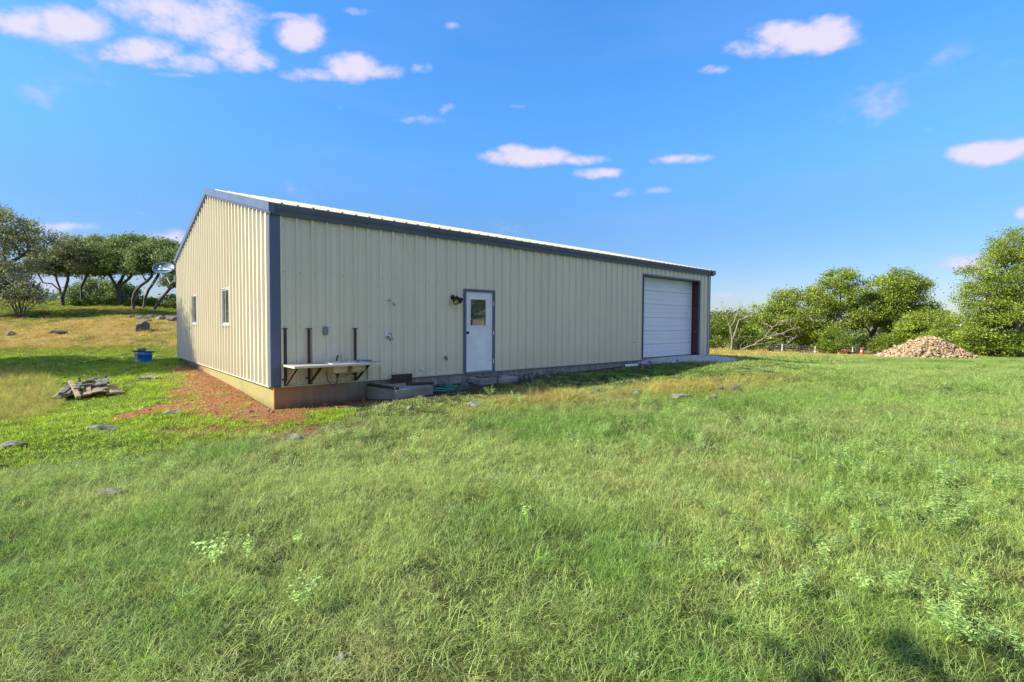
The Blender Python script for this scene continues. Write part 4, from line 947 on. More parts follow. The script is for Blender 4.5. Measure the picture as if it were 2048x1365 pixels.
def ell_points(ells, n, rng, shell=.0):
    """ells: (center vec, radii vec) list; random points inside, weighted by volume"""
    vol = np.array([e[1][0]*e[1][1]*e[1][2] for e in ells]); k = rng.choice(len(ells), n, p=vol/vol.sum())
    d = rng.normal(size=(n, 3)); d /= np.linalg.norm(d, axis=1)[:, None]; r = rng.random(n)**(1/3)
    if shell: r = shell+(1-shell)*r
    C = np.array([e[0] for e in ells])[k]; R = np.array([e[1] for e in ells])[k]; return C+d*R*r[:, None]
def px_ells(lst, dep, thick=None):
    """photo ellipses (cx,cy,rx,ry[,ddepth]) -> world ellipsoids in axes right/forward/up, each at its own depth"""
    out = []
    for e in lst:
        cx, cy, rx, ry = e[:4]; dd = e[4] if len(e) > 4 else 0.0; D = dep+dd; k = D/FPX
        c = U(cx, cy, D); r = rx*k; out.append((c, (r, thick or r*.85, ry*k)))
    return out
def rot_pts(P, c0, base):   # ellipsoid axes right/forward/up about each centre are close enough to world-aligned after this turn
    return P
def ell_points_cam(ells, n, rng, shell=0.0):
    vol = np.array([e[1][0]*e[1][1]*e[1][2] for e in ells]); k = rng.choice(len(ells), n, p=vol/vol.sum())
    d = rng.normal(size=(n, 3)); d /= np.linalg.norm(d, axis=1)[:, None]; r = rng.random(n)**(1/3)
    if shell: r = shell+(1-shell)*r
    C = np.array([e[0] for e in ells])[k]; R = np.array([e[1] for e in ells])[k]; q = d*R*r[:, None]
    return C+q[:, :1]*Rv+q[:, 1:2]*Fv+q[:, 2:]*np.array([0, 0, 1.])
def tree(name, base, ells, m_leaf, label, cat='tree', group=None, paths=None, seed=1, natt=420, step=.45, leaf=.16, per=34, spread=.34, rb=.18, m_bark=None, rt=.012, flat=.6, sides=5, leafkeep=1.0, droop=0.0, up=.35):
    rng = np.random.default_rng(seed); base = np.array(base, float); m_bark = m_bark or M_BARK
    ells = [(np.array(e[0])-base, e[1]) for e in ells]
    att = ell_points_cam(ells, natt, rng, .15)
    # drop attractors sitting in random voids so the crown has gaps
    vo = ell_points_cam(ells, max(6, natt//22), rng, .3); vr = np.mean([e[1][0] for e in ells])*.30
    keep = (np.linalg.norm(att[:, None]-vo[None], axis=2).min(1) > vr*rng.uniform(.5, 1.2, len(att))); att = att[keep]
    att = att[att[:, 2] > .3]
    sd = seed*7.3; rag = vnoise(att[:, 0]+sd, att[:, 2]*1.3+att[:, 1]*.6+sd, 1.15, seed % 9, 2); att = att[rag > .32]
    if paths is None:
        c = np.mean([e[0] for e in ells], axis=0); h = max(1.0, min(e[0][2]-e[1][2]*.6 for e in ells)); paths = [([(0, 0, -.25), (0.03*h, 0, h*.5), (c[0]*.3, c[1]*.3, h)], None)]
    N, P = colonize(paths, att, step, step*6, step*1.2, 70, rng, droop)
    ro = empty(name, tuple(base)); tag(ro, label, cat, group)
    me, r = skeleton_mesh('trunk', N, P, m_bark, rt, rb, sides); link('trunk', me, ro)
    if m_leaf is not None and per > 0:
        kids = np.bincount(P[P >= 0], minlength=len(N)); tips = N[(kids == 0)]; thin = N[(r < rt+(rb-rt)*.16)]
        cen = np.vstack([att, att, tips, thin[rng.random(len(thin)) < .5]]); cen = cen[rng.random(len(cen)) < leafkeep]
        cnt = rng.poisson(per*rng.uniform(.5, 1.5, len(cen))); C = np.repeat(cen, cnt, axis=0)
        g = rng.normal(size=C.shape); C = C+g*np.array([spread, spread, spread*flat]); C = C[C[:, 2] > .1]
        link('crown', leaves_mesh('crown', C, leaf, m_leaf, rng, up), ro)
    return ro
def cpath(pts, base, dep):
    return [tuple(U(px, py, dep+(p[2] if len(p) > 2 else 0))-np.array(base)) for p in pts for px, py in [p[:2]]]
def tree_px(name, bpx, bpy_, dep, ells, limbs, *a, **k):
    base = U(bpx, bpy_, dep); base = np.array([base[0], base[1], tz1(base[0], base[1])])
    ps = []; 
    for lm in limbs:
        ps.append(([tuple(np.array(p)) for p in cpath(lm, base, dep)], None))
    return tree(name, base, px_ells(ells, dep, k.pop('thick', None)), *a, paths=ps, **k)
GL = 'live oaks on the rise left of the barn'
tree_px('live_oak_tree', -12, 606, 36, [(-20, 470, 75, 55), (45, 500, 45, 48), (75, 470, 34, 26), (10, 450, 50, 34), (-60, 520, 60, 50), (20, 545, 40, 22)], [[(-12, 612), (-14, 580), (-4, 545), (10, 520)], [(-14, 580), (-40, 545), (-60, 520)], [(-4, 545), (30, 520), (58, 500)]],
        L_GREY, 'tallest sparse grey green live oak cut by the left edge of the picture', group=GL, seed=21, natt=440, per=19, leaf=.15, spread=.34, flat=.45, rb=.20, step=.5)
tree_px('live_oak_tree', 125, 612, 43, [(92, 520, 34, 30), (140, 505, 40, 32), (115, 540, 26, 16), (60, 545, 20, 16), (165, 520, 30, 26)], [[(126, 616), (124, 596), (118, 580), (104, 568), (86, 566), (76, 548), (62, 538)], [(124, 596), (119, 575), (112, 550), (108, 530)], [(124, 596), (130, 580), (136, 560), (132, 535)]],
        L_GREY, 'live oak with a trunk forking low and a limb reaching left', group=GL, seed=22, natt=330, per=27, leaf=.15, spread=.36, flat=.4, rb=.15)
tree_px('live_oak_tree', 166, 608, 46, [(185, 505, 36, 30), (165, 530, 30, 24), (200, 530, 30, 22), (210, 497, 30, 24)], [[(166, 612), (163, 590), (162, 575), (170, 560), (178, 545), (185, 525)]],
        L_DARK, 'slender oak with a single wavy trunk between the forked oak and the thick group', group=GL, seed=23, natt=300, per=46, leaf=.15, spread=.36, flat=.42, rb=.10)
tree_px('live_oak_tree', 236, 612, 44, [(225, 505, 42, 34), (255, 500, 40, 30), (205, 535, 28, 20), (250, 535, 36, 18), (235, 485, 36, 20)], [[(238, 614), (237, 590), (232, 572), (222, 555), (214, 540)], [(237, 590), (243, 570), (258, 558), (268, 545)]],
        L_DARK, 'dark stout live oak in the middle of the group, its trunk split in two', group=GL, seed=24, natt=300, per=46, leaf=.15, spread=.36, flat=.42, rb=.17)
tree_px('live_oak_tree', 258, 614, 45.5, [(280, 505, 36, 30), (262, 520, 30, 26), (295, 525, 26, 20)], [[(259, 616), (252, 598), (240, 585), (236, 570), (246, 552), (262, 535)]],
        L_DARK, 'live oak whose trunk leans left behind the stout one', group=GL, seed=25, natt=300, per=46, leaf=.15, spread=.36, flat=.42, rb=.13)
tree_px('live_oak_tree', 267, 616, 41, [(300, 515, 34, 24), (318, 500, 30, 20), (285, 530, 22, 14)], [[(267, 618), (266, 600), (270, 585), (281, 572), (294, 563), (303, 554), (306, 538)]],
        L_DARK, 'live oak with the leftmost of three bare trunks curving right beside the barn', group=GL, seed=26, natt=300, per=46, leaf=.15, spread=.36, flat=.42, rb=.12)
tree_px('live_oak_tree', 286, 617, 42, [(325, 515, 32, 24), (335, 500, 26, 18), (345, 530, 20, 16)], [[(286, 619), (290, 598), (297, 580), (306, 568), (316, 552), (322, 535)]],
        L_DARK, 'live oak with the middle one of three curving trunks beside the barn', group=GL, seed=27, natt=300, per=46, leaf=.15, spread=.36, flat=.42, rb=.11)
tree_px('live_oak_tree', 309, 617, 40, [(350, 520, 30, 26), (372, 530, 30, 26), (345, 560, 16, 16), (375, 555, 22, 18)], [[(309, 619), (318, 603), (329, 590), (340, 578), (356, 570), (372, 560)], [(340, 578), (338, 562), (345, 545)]],
        L_DARK, 'live oak leaning far right, its trunk nearest the barn wall', group=GL, seed=28, natt=300, per=46, leaf=.15, spread=.36, flat=.42, rb=.11)
def bush(name, px, py, dep, ells, m, label, group=None, seed=1, n=9000, leaf=.13, cat='shrub', stems=5, clump=.25, up=.35, thick=None, m_bark=None):
    rng = np.random.default_rng(seed); b = U(px, py, dep); base = np.array([b[0], b[1], tz1(b[0], b[1])]); E = [(np.array(e[0])-base, e[1]) for e in px_ells(ells, dep, thick)]
    cen = ell_points_cam(E, max(30, n//45), rng, .45); cen = cen[cen[:, 2] > -.1]
    ro = tag(empty(name, tuple(base)), label, cat, group); mb = MB()
    for k in range(stems*3):
        c = cen[rng.integers(len(cen))]; s = rng.normal(0, .12, 2); mid = np.array([c[0]*.35+s[0], c[1]*.35+s[1], max(.1, c[2]*.5)]); mb.tube([(s[0], s[1], -.15), tuple(mid), tuple(c)], [.035, .022, .008], 5, cap=False)
    mb.build('stem', m_bark or M_BARK, ro)
    C = np.repeat(cen, rng.poisson(45, len(cen)), axis=0); C = C+rng.normal(size=C.shape)*clump*np.array([1, 1, .75]); C = C[C[:, 2] > -.05]
    link('foliage', leaves_mesh('foliage', C, leaf, m, rng, up), ro); return ro
GB = 'shrubs under the left oaks'
bush('evergreen_shrub', 40, 606, 35, [(30, 580, 42, 26), (0, 560, 40, 40), (65, 590, 24, 14), (-40, 570, 40, 40)], L_GREY, 'dark spreading shrub under the tall oak at the left edge', GB, 31, 9000, .15)
bush('evergreen_shrub', 150, 606, 50, [(140, 595, 22, 12), (165, 585, 22, 18), (115, 600, 14, 7)], L_DARK, 'dark low shrub between the forked oak and the wavy trunked oak', GB, 32, 5000, .16)
bush('evergreen_shrub', 200, 608, 50, [(195, 580, 26, 24), (220, 590, 26, 20), (180, 598, 20, 12)], L_DARK, 'dark shrub filling the gap left of the stout oak', GB, 33, 7000, .17)
bush('evergreen_shrub', 248, 608, 49, [(240, 585, 22, 22), (258, 592, 18, 18)], L_DARK, 'dark shrub filling the gap right of the stout oak', GB, 34, 5000, .17)
for i, (px, rx, ry, lab) in enumerate([(150, 16, 7, 'bright low shrub at the foot of the forked oak'), (195, 24, 8, 'bright low shrub at the foot of the wavy trunked oak'), (232, 20, 9, 'bright low shrub at the foot of the stout oak'), (275, 16, 8, 'small bright shrub between the first two curving trunks'), (298, 18, 12, 'bright shrub between the last two curving trunks'), (345, 26, 14, 'bright rounded shrub against the barn under the leaning oak')]):
    bush('low_shrub', px, 617, 44.5, [(px, 613-ry*.5, rx, ry)], L_BRIGHT, lab, GB, 40+i, 2200, .13, stems=2, clump=.18)
# oaks beyond the frame on the left and behind the camera, whose shadows and reflections the photograph shows
def plain_oak(x, y, h, r, seed, label, cw=1.0, m=L_DARK, per=34, natt=420):
    z = tz1(x, y); b = np.array([x, y, z]); e = [(b+np.array([0, 0, h-r*.75]), (r*.8, r*.8, r*.7)), (b+np.array([r*.5, .2, h-r*1.1]), (r*.55, r*.5, r*.5)), (b+np.array([-r*.5, -.3, h-r*1.15]), (r*.55, r*.6, r*.5)), (b+np.array([.1, r*.5, h-r*1.2]), (r*.5, r*.5, r*.5))]
    return tree('live_oak_tree', b, e, m, label, group='oaks standing round the yard', seed=seed, natt=natt, per=per, leaf=.18, spread=.36, rb=.24, paths=[([(0, 0, -.3), (.15, .05, h*.22), (-.05, .1, h*.40)], None)])
plain_oak(-10.3, 14.8, 9.8, 3.5, 51, 'broad live oak standing beside the shaded far end of the gable')
plain_oak(-15.2, 20.0, 9.5, 3.6, 52, 'second live oak up the slope shading the grass left of the buckets')
plain_oak(-23, 25.5, 9, 3.6, 53, 'third live oak further up the slope')
plain_oak(-9.3, -7.8, 8.3, 1.5, 54, 'small oak beside the camera shading the lower corner of the meadow', per=26, natt=300)
plain_oak(24, -26, 9, 4.2, 55, 'oak mirrored in the glass of the walk door')
plain_oak(33, -28, 10, 4.2, 56, 'taller oak behind it mirrored in the walk door')
# right-hand oaks
GR = 'oaks beyond the pipe fence on the right'
tree_px('oak_tree', 1650, 706, 70, [(1600, 610, 60, 32), (1660, 590, 50, 40), (1690, 570, 40, 32), (1580, 640, 60, 26), (1555, 605, 36, 18), (1700, 630, 50, 40), (1640, 660, 60, 22)], [[(1650, 712), (1646, 680), (1636, 655), (1625, 630)], [(1646, 680), (1668, 650), (1680, 620)], [(1636, 655), (1600, 640), (1570, 625)]],
        L_MID, 'wide ragged oak left of the two main oaks behind the fence', group=GR, seed=61, natt=460, per=62, leaf=.20, spread=.46, flat=.68, rb=.28, step=.6, m_bark=M_BARKLICHEN, rt=.03)
tree_px('oak_tree', 1746, 706, 72, [(1745, 620, 50, 30), (1790, 575, 50, 34), (1825, 590, 34, 40), (1770, 605, 50, 40), (1800, 640, 60, 30), (1850, 625, 30, 22)], [[(1747, 714), (1746, 690), (1744, 672), (1752, 650), (1768, 625)], [(1744, 672), (1728, 650), (1718, 630)], [(1752, 650), (1790, 630), (1810, 610)]],
        L_MID, 'oak with a dark thick trunk and rounded crown behind the fence', group=GR, seed=62, natt=460, per=62, leaf=.20, spread=.46, flat=.68, rb=.33, step=.6, rt=.028)
tree_px('oak_tree', 1862, 712, 66, [(1850, 660, 46, 36), (1875, 645, 30, 26), (1830, 670, 40, 26)], [[(1862, 716), (1860, 690), (1850, 665)]],
        L_MID, 'lower bushy oak right behind the rubble heap', group=GR, seed=63, natt=220, per=60, leaf=.2, spread=.42, flat=.45, rb=.16, step=.55, m_bark=M_BARKLICHEN, rt=.03)
tree_px('oak_tree', 2030, 712, 46, [(2030, 540, 70, 50), (1975, 555, 44, 36), (2060, 490, 70, 40), (1960, 600, 46, 36), (2030, 620, 70, 40), (2100, 560, 70, 70), (1990, 650, 60, 36), (2010, 500, 30, 24)], [[(2040, 716), (2036, 670), (2030, 630), (2020, 590)], [(2036, 670), (2070, 620), (2080, 580)], [(2030, 630), (1995, 610), (1975, 590)]],
        L_MID, 'biggest oak rising at the right edge of the picture', group=GR, seed=64, natt=640, per=50, leaf=.15, spread=.38, flat=.65, rb=.28, step=.5, m_bark=M_BARKLICHEN, rt=.02)
tree_px('oak_tree', 2180, 712, 50, [(2170, 520, 80, 60), (2200, 600, 90, 60)], [[(2180, 716), (2178, 660), (2170, 610)]],
        L_MID, 'oak just past the right edge of the picture', group=GR, seed=65, natt=420, per=26, leaf=.2, spread=.42, rb=.3, step=.6)
GS = 'shrubs along the fence line'
for i, (px, py, dep, el, m, lab, n, lf) in enumerate([
    (1428, 700, 62, [(1425, 672, 24, 26), (1440, 655, 22, 20)], L_BRIGHT, 'bright green shrub touching the right corner of the barn', 5000, .2),
    (1480, 702, 66, [(1470, 665, 26, 34), (1455, 640, 26, 18), (1500, 680, 28, 20)], L_BRIGHT, 'green shrub behind the bare dead tree', 7000, .21),
    (1540, 704, 72, [(1530, 660, 40, 34), (1510, 630, 26, 18), (1560, 680, 36, 22)], L_MID, 'green shrub mass behind the fallen pale tree', 9000, .22),
    (1600, 706, 74, [(1600, 680, 44, 22), (1640, 685, 34, 18)], L_MID, 'shrub behind the fence posts at the foot of the ragged oak', 6000, .22),
    (1668, 706, 60, [(1668, 680, 26, 22), (1655, 695, 22, 10)], L_BRIGHT, 'bright bush in front of the fence below the ragged oak', 4500, .17),
    (1712, 707, 76, [(1710, 690, 30, 14), (1730, 680, 20, 18)], L_MID, 'bush behind the red and white post', 3500, .22),
    (1768, 708, 62, [(1768, 690, 24, 16), (1785, 685, 18, 14)], L_BRIGHT, 'yellow green bush left of the rubble heap', 4200, .17),
    (1905, 712, 52, [(1905, 660, 34, 30), (1890, 685, 40, 24), (1925, 640, 20, 20)], L_CEDAR, 'yellowish cedar behind the right slope of the rubble heap', 8000, .15),
    (1960, 714, 48, [(1955, 680, 40, 32), (1990, 690, 40, 24)], L_MID, 'dense bush right of the rubble heap', 8000, .17),
    (2030, 714, 45, [(2025, 690, 34, 24), (2060, 690, 40, 24)], L_BRIGHT, 'bright dense bush at the right edge below the biggest oak', 7000, .16),
    (1800, 704, 84, [(1800, 670, 50, 26)], L_FAR, 'far bush seen under the round crowned oak', 5000, .26),
    (1425, 700, 90, [(1420, 645, 40, 22), (1470, 640, 40, 16)], L_FAR, 'low far bush behind the shrubs at the barn corner', 6000, .26)]):
    bush('green_bush', px, py, dep, el, m, lab, GS, 80+i, n, lf, clump=lf*1.7)
# distant woods closing the horizon
def woods():
    rng = np.random.default_rng(5); Cs = []
    for k in range(900):
        a = rng.uniform(-1.4, 1.5); d = rng.uniform(150, 210); p = CAM[:2]+d*(math.cos(-a)*Fv[:2]+math.sin(a)*Rv[:2]); z = tz1(*p); h = rng.uniform(3, 6) if a > 0 else rng.uniform(1.5, 3)
        c = np.array([p[0], p[1], z+h*.5]); Cs.append(c+rng.normal(size=(60, 3))*np.array([2.6, 2.6, h*.33]))
    C = np.vstack(Cs); return tag(link('distant_woods', leaves_mesh('distant_woods', C, 1.1, L_FAR, rng)), kind='stuff')
woods()
# dead tree beside the barn corner, and the pale fallen tree
def dead(name, bpx, bpy_, dep, limbs, ells, label, seed, natt, rb, step=.4, cat='dead tree'):
    b = U(bpx, bpy_, dep); base = np.array([b[0], b[1], tz1(b[0], b[1])]); ps = [(cpath(l, base, dep), None) for l in limbs]
    return tree(name, base, px_ells(ells, dep), None, label, cat, None, ps, seed, natt, step, rb=rb, m_bark=M_BARKPALE, rt=.022, sides=5)
dead('dead_tree', 1463, 701, 52, [[(1463, 704), (1464, 680), (1460, 655), (1452, 635), (1445, 618), (1442, 604), (1448, 605)], [(1464, 680), (1472, 660), (1478, 640), (1500, 632), (1516, 624)], [(1460, 655), (1468, 645), (1476, 620), (1484, 610)], [(1464, 690), (1478, 675), (1492, 673), (1506, 675)], [(1452, 635), (1462, 622), (1476, 612), (1482, 600)]],
     [(1450, 620, 10, 14), (1500, 630, 24, 12), (1480, 615, 12, 14)], 'bare dead tree standing beside the right corner of the barn', 71, 70, .10)
dead('fallen_tree', 1482, 700, 50, [[(1482, 700), (1500, 692), (1520, 688), (1550, 684), (1572, 690), (1585, 680)], [(1505, 690), (1530, 675), (1545, 655), (1565, 642), (1590, 636)], [(1530, 675), (1555, 668), (1580, 660), (1600, 655)], [(1550, 684), (1566, 695), (1580, 692)], [(1467, 700), (1480, 692), (1495, 680)]],
     [(1560, 650, 40, 14), (1575, 672, 34, 12), (1540, 660, 24, 16)], 'pale fallen tree with tangled bare limbs left of the fence', 72, 190, .075)

# ------------------------------------------------------------------ fence with posts and pipe rails
FD = 64
fb = G(1560, 706, 30, 90)
def fpos(px, dep=FD): p = U(px, 705, dep); return np.array([p[0], p[1], tz1(p[0], p[1])])
fe = tag(empty('pipe_fence', tuple(fpos(1540))), 'dark pipe rail fence with white posts in front of the right oaks', 'fence'); fo = fpos(1540)
posts = [1545, 1564, 1600, 1630, 1668, 1705, 1745, 1785]
for k, px in enumerate(posts):
    p = fpos(px)-fo; MB().box(p[0]-.05, p[0]+.05, p[1]-.05, p[1]+.05, p[2]-.3, p[2]+1.12).build('post', M_PAINTW if px in (1564, 1630, 1705, 1785) else M_RAIL, fe)
for h in (.25, .50, .76, 1.02):
    pts = [tuple(fpos(px)-fo+np.array([0, 0, h])) for px in posts]; MB().tube(pts, .032, 6).build('rail', M_RAILGREY, fe)
p = fpos(1723); o = tag(empty('marker_post', tuple(p)), 'short red and white marker post at the fence', 'post')
MB().box(-.10, .10, -.10, .10, -.1, .55).build('lower_band', M_ORANGE, o); MB().box(-.105, .105, -.105, .105, .55, .72).build('middle_band', M_PAINTW, o); MB().box(-.10, .10, -.10, .10, .72, 1.05).build('upper_band', M_ORANGE, o)
bush('brush_heap', 1691, 708, 58, [(1691, 707, 9, 5)], L_BRUSH, 'low reddish brown heap of dry brush by the fence', None, 99, 900, .16, 'brush heap', 3, .12)

# ------------------------------------------------------------------ rubble heap
def rubble():
    rng = np.random.default_rng(8); c = U(1857, 716, 42); cz = tz1(c[0], c[1]); Rr = 3.6; Hh = 1.95
    V = []; Fc = []; n = 0
    cube = np.array([(x, y, z) for x in (-1, 1) for y in (-1, 1) for z in (-1, 1)], float)*.5; fa = np.array([(0, 1, 3, 2), (4, 6, 7, 5), (0, 4, 5, 1), (2, 3, 7, 6), (0, 2, 6, 4), (1, 5, 7, 3)])
    for k in range(5200):
        a = rng.uniform(0, 2*math.pi); rr = math.sqrt(rng.random()); sh = 1+.12*math.sin(3*a+1)+.08*math.sin(5*a)
        x, y = Rr*rr*math.cos(a)*sh*1.06, Rr*rr*math.sin(a)*sh*.8; q = rr
        h = Hh*max(0, (1-q**1.15))*(1+.10*math.sin(4*a+2)*q)+.05
        if rng.random() < .05: x *= 1.15; y *= 1.12; h = 0.03
        s = rng.uniform(.08, .22)*(1.6 if rng.random() < .08 else 1); M3 = np.array(Matrix.Rotation(rng.uniform(0, 6.28), 3, Vector(rng.normal(size=3)).normalized()))
        vv = (cube*np.array([s, s*rng.uniform(.6, 1), s*rng.uniform(.35, .7)])*(1+rng.normal(0, .12, (8, 3)))) @ M3.T
        P0 = c+Rv*x+Fv*y; V.append(vv+np.array([P0[0], P0[1], tz1(P0[0], P0[1]) if k % 8 == 0 else cz])*np.array([1, 1, 1])+np.array([0, 0, h+rng.uniform(-.1, .06)])); Fc.append(fa+n); n += 8
    V = np.vstack(V); Fc = np.vstack(Fc); org = np.array([c[0], c[1], cz]); V -= org
    # solid core under the loose stones
    o = link('rubble_heap', mesh_np('rubble_heap', V, Fc, M_RUBBLE)); o.location = org
    tag(o, 'conical heap of pinkish rubble stones at the right edge of the field', 'rubble heap', kind='stuff')
    mb = MB(); seg = 28; prof = [(Rr*1.0, -.15), (Rr*.8, Hh*.12), (Rr*.5, Hh*.45), (Rr*.2, Hh*.78), (.01, Hh*.92)]
    for r, z in prof: mb.v += [tuple(Rv*r*math.cos(2*math.pi*k/seg)+Fv*.8*r*math.sin(2*math.pi*k/seg)+np.array([0, 0, z])) for k in range(seg)]
    for i in range(4):
        for k in range(seg): mb.f.append((i*seg+k, i*seg+(k+1) % seg, (i+1)*seg+(k+1) % seg, (i+1)*seg+k))
    mb.build('soil_core', simple('dusty_soil', (.22, .13, .08), .95), o)
rubble()
# low house roof far behind the left oaks
hb = U(96, 606, 75); hz_ = tz1(hb[0], hb[1]); rb_ = U(96, 601, 75)[2]
o = tag(empty('far_house', (hb[0], hb[1], rb_-2.4), math.atan2(Rv[1], Rv[0])), 'low grey roofed house far behind the left oaks', 'house')
mb = MB(); mb.box(-2.6, 2.8, -3, 3, -2, 2.3); mb.build('wall', simple('pale_render', (.45, .43, .40), .9), o)
mb = MB(); mb.prism([(-3.3, 2.2), (-.3, 3.3), (.3, 3.3), (3.3, 2.2), (3.3, 2.35), (.3, 3.45), (-.3, 3.45), (-3.3, 2.35)], 'y', -3.5, 3.5); mb.build('roof', simple('grey_roof', (.22, .23, .25), .8), o)
for wx in (-1.6, 0, 1.6): MB().box(wx-.4, wx+.4, -3.06, -3.003, .9, 1.9).build('window', M_GLASS, o)

# ------------------------------------------------------------------ grass, weeds, gravel
def tuft(name, n, R, h0, h1, w, lean, curl, rng, seg=3, stalks=0, m=None):
    """a tuft of separate bent blades"""
    V = []; F = []
    for k in range(n+stalks):
        st = k >= n
        a = rng.uniform(0, 2*math.pi); r = R*math.sqrt(rng.random()); p = np.array([r*math.cos(a), r*math.sin(a), -.02])
        h = rng.uniform(h0, h1)*(1.25 if st else 1); da = a+rng.normal(0, 1.2); d = np.array([math.cos(da), math.sin(da), 0]); le = lean*rng.uniform(.2, 1.3)*(0.5 if st else 1); cu = curl*rng.uniform(.2, 1.6)*(.5 if st else 1)
        s = np.cross(d, [0, 0, 1]); tw = rng.uniform(-1, 1); s = s*math.cos(tw)+d*math.sin(tw); ww = w*rng.uniform(.6, 1.3)*(.45 if st else 1)
        i0 = len(V); sg = seg
        for j in range(sg+1):
            t = j/sg; ang = le+cu*t*t; q = p+d*(h*t*math.sin(min(ang, 2.0)))+np.array([0, 0, h*t*math.cos(min(ang, 2.0))])
            wj = ww*(1-t**1.6)*.5+.0004
            V += [q-s*wj, q+s*wj]
            if j: b = i0+2*(j-1); F.append((b, b+1, b+3, b+2))
        if st:  # seed head: short fan of tiny spikelets
            for q_ in range(5):
                t = .72+.07*q_; ang = le+cu*t*t; q = p+d*(h*t*math.sin(ang))+np.array([0, 0, h*t*math.cos(ang)]); e = q+np.array([rng.normal(0, .018), rng.normal(0, .018), .03]); i1 = len(V)
                V += [q-s*.0016, q+s*.0016, e+s*.0008, e-s*.0008]; F.append((i1, i1+1, i1+2, i1+3))
    return bpy.data.objects.new(name, mesh_np(name, np.array(V), np.array(F), m or M_GRASS))
def weed(name, rng, stems=6, h=.22, leaf=.034, m=None, per=8):
    V = []; F = []
    for k in range(stems):
        a = rng.uniform(0, 2*math.pi); out = rng.uniform(.2, .75); d = np.array([math.cos(a)*out, math.sin(a)*out, 1.0]); d /= np.linalg.norm(d); L = h*rng.uniform(.6, 1.25); side = np.cross(d, [0, 0, 1.]); side /= np.linalg.norm(side)
        i = len(V); V += [-side*.0015, side*.0015, d*L+side*.0008, d*L-side*.0008]; F.append((i, i+1, i+2, i+3))
        for j in range(per):
            t = .35+.65*j/(per-1); c = d*L*t+np.array([0, 0, -.05*t*t*0]); an = a+j*2.4+rng.normal(0, .3); o = np.array([math.cos(an), math.sin(an), rng.uniform(-.1, .45)]); o /= np.linalg.norm(o); s = np.cross(o, [0, 0, 1.]); s /= np.linalg.norm(s); l = leaf*rng.uniform(.7, 1.3)
            n = np.cross(s, o); i = len(V)
            V += [c, c+o*l*.5+s*l*.24+n*l*.04, c+o*l*1.1-np.array([0, 0, l*.12]), c+o*l*.5-s*l*.24+n*l*.04]; F.append((i, i+1, i+2, i+3))
    return bpy.data.objects.new(name, mesh_np(name, np.array(V), np.array(F), m or M_GRASS))
def scatter(name, P, rotz, tilt, scale, idx, tint, protos):
    """one object that sets a tuft on each of its points; colour per tuft"""
    me = bpy.data.meshes.new(name); me.vertices.add(len(P)); me.vertices.foreach_set('co', P.astype(np.float32).ravel())
    def at(nm, ty, dat, key='value'):
        a = me.attributes.new(nm, ty, 'POINT'); a.data.foreach_set(key, np.ascontiguousarray(dat).ravel())
    at('rot', 'FLOAT_VECTOR', np.stack([tilt[:, 0], tilt[:, 1], rotz], 1).astype(np.float32), 'vector')
    at('scl', 'FLOAT_VECTOR', (scale if scale.ndim == 2 else np.repeat(scale[:, None], 3, 1)).astype(np.float32), 'vector'); at('idx', 'INT', idx.astype(np.int32))
    at('tint', 'FLOAT_COLOR', np.concatenate([tint, np.ones((len(P), 1))], 1).astype(np.float32), 'color')
    coll = bpy.data.collections.new(name+'_kinds')
    for o in protos: coll.objects.link(o)
    ng = bpy.data.node_groups.new(name, 'GeometryNodeTree'); ng.interface.new_socket('Geometry', in_out='INPUT', socket_type='NodeSocketGeometry'); ng.interface.new_socket('Geometry', in_out='OUTPUT', socket_type='NodeSocketGeometry')
    N = ng.nodes; L = ng.links; gi = N.new('NodeGroupInput'); go = N.new('NodeGroupOutput'); ip = N.new('GeometryNodeInstanceOnPoints'); ci = N.new('GeometryNodeCollectionInfo')
    ci.inputs['Collection'].default_value = coll; ci.inputs['Separate Children'].default_value = True; ci.inputs['Reset Children'].default_value = True
    def na(nm, ty):
        n = N.new('GeometryNodeInputNamedAttribute'); n.data_type = ty; n.inputs[0].default_value = nm; return n.outputs[0]
    L.new(gi.outputs[0], ip.inputs['Points']); L.new(ci.outputs[0], ip.inputs['Instance']); ip.inputs['Pick Instance'].default_value = True
    L.new(na('idx', 'INT'), ip.inputs['Instance Index']); L.new(na('scl', 'FLOAT_VECTOR'), ip.inputs['Scale'])
    er = N.new('FunctionNodeEulerToRotation'); L.new(na('rot', 'FLOAT_VECTOR'), er.inputs[0]); L.new(er.outputs[0], ip.inputs['Rotation'])
    L.new(ip.outputs[0], go.inputs[0])
    me.materials.append(M_GRASS)
    o = link(name, me); md = o.modifiers.new('scatter', 'NODES'); md.node_group = ng; o['kind'] = 'stuff'; return o
def field_points(dens, d0, d1, lat=1.14, pad=2.6, seed=0):
    rng = np.random.default_rng(seed); A = (d1**2-d0**2)*lat+2*pad*(d1-d0); n = int(A*dens)
    d = np.sqrt(rng.random(n)*(d1**2-d0**2)+d0**2); u = rng.uniform(-1, 1, n)*(lat*d+pad)
    P = CAM[None, :2]+d[:, None]*Fv[None, :2]+u[:, None]*Rv[None, :2]; x, y = P.T
    inb = (x > -.04) & (x < L_+.04) & (y > -.06) & (y < W_)
    hidden = (y > 1) & (x > 1.0+(y-W_)*.2) & (x < L_-1+y*1.7) & (d < 60) & (x > 1.2)
    padm = (x > 1.9) & (x < 3.15) & (y > -1.22) & (y < 0); st = (x > 4.7) & (x < 6.0) & (y > -.7) & (y < 0)
    k = ~(inb | hidden | padm | st); return x[k], y[k]
rg = np.random.default_rng(99)
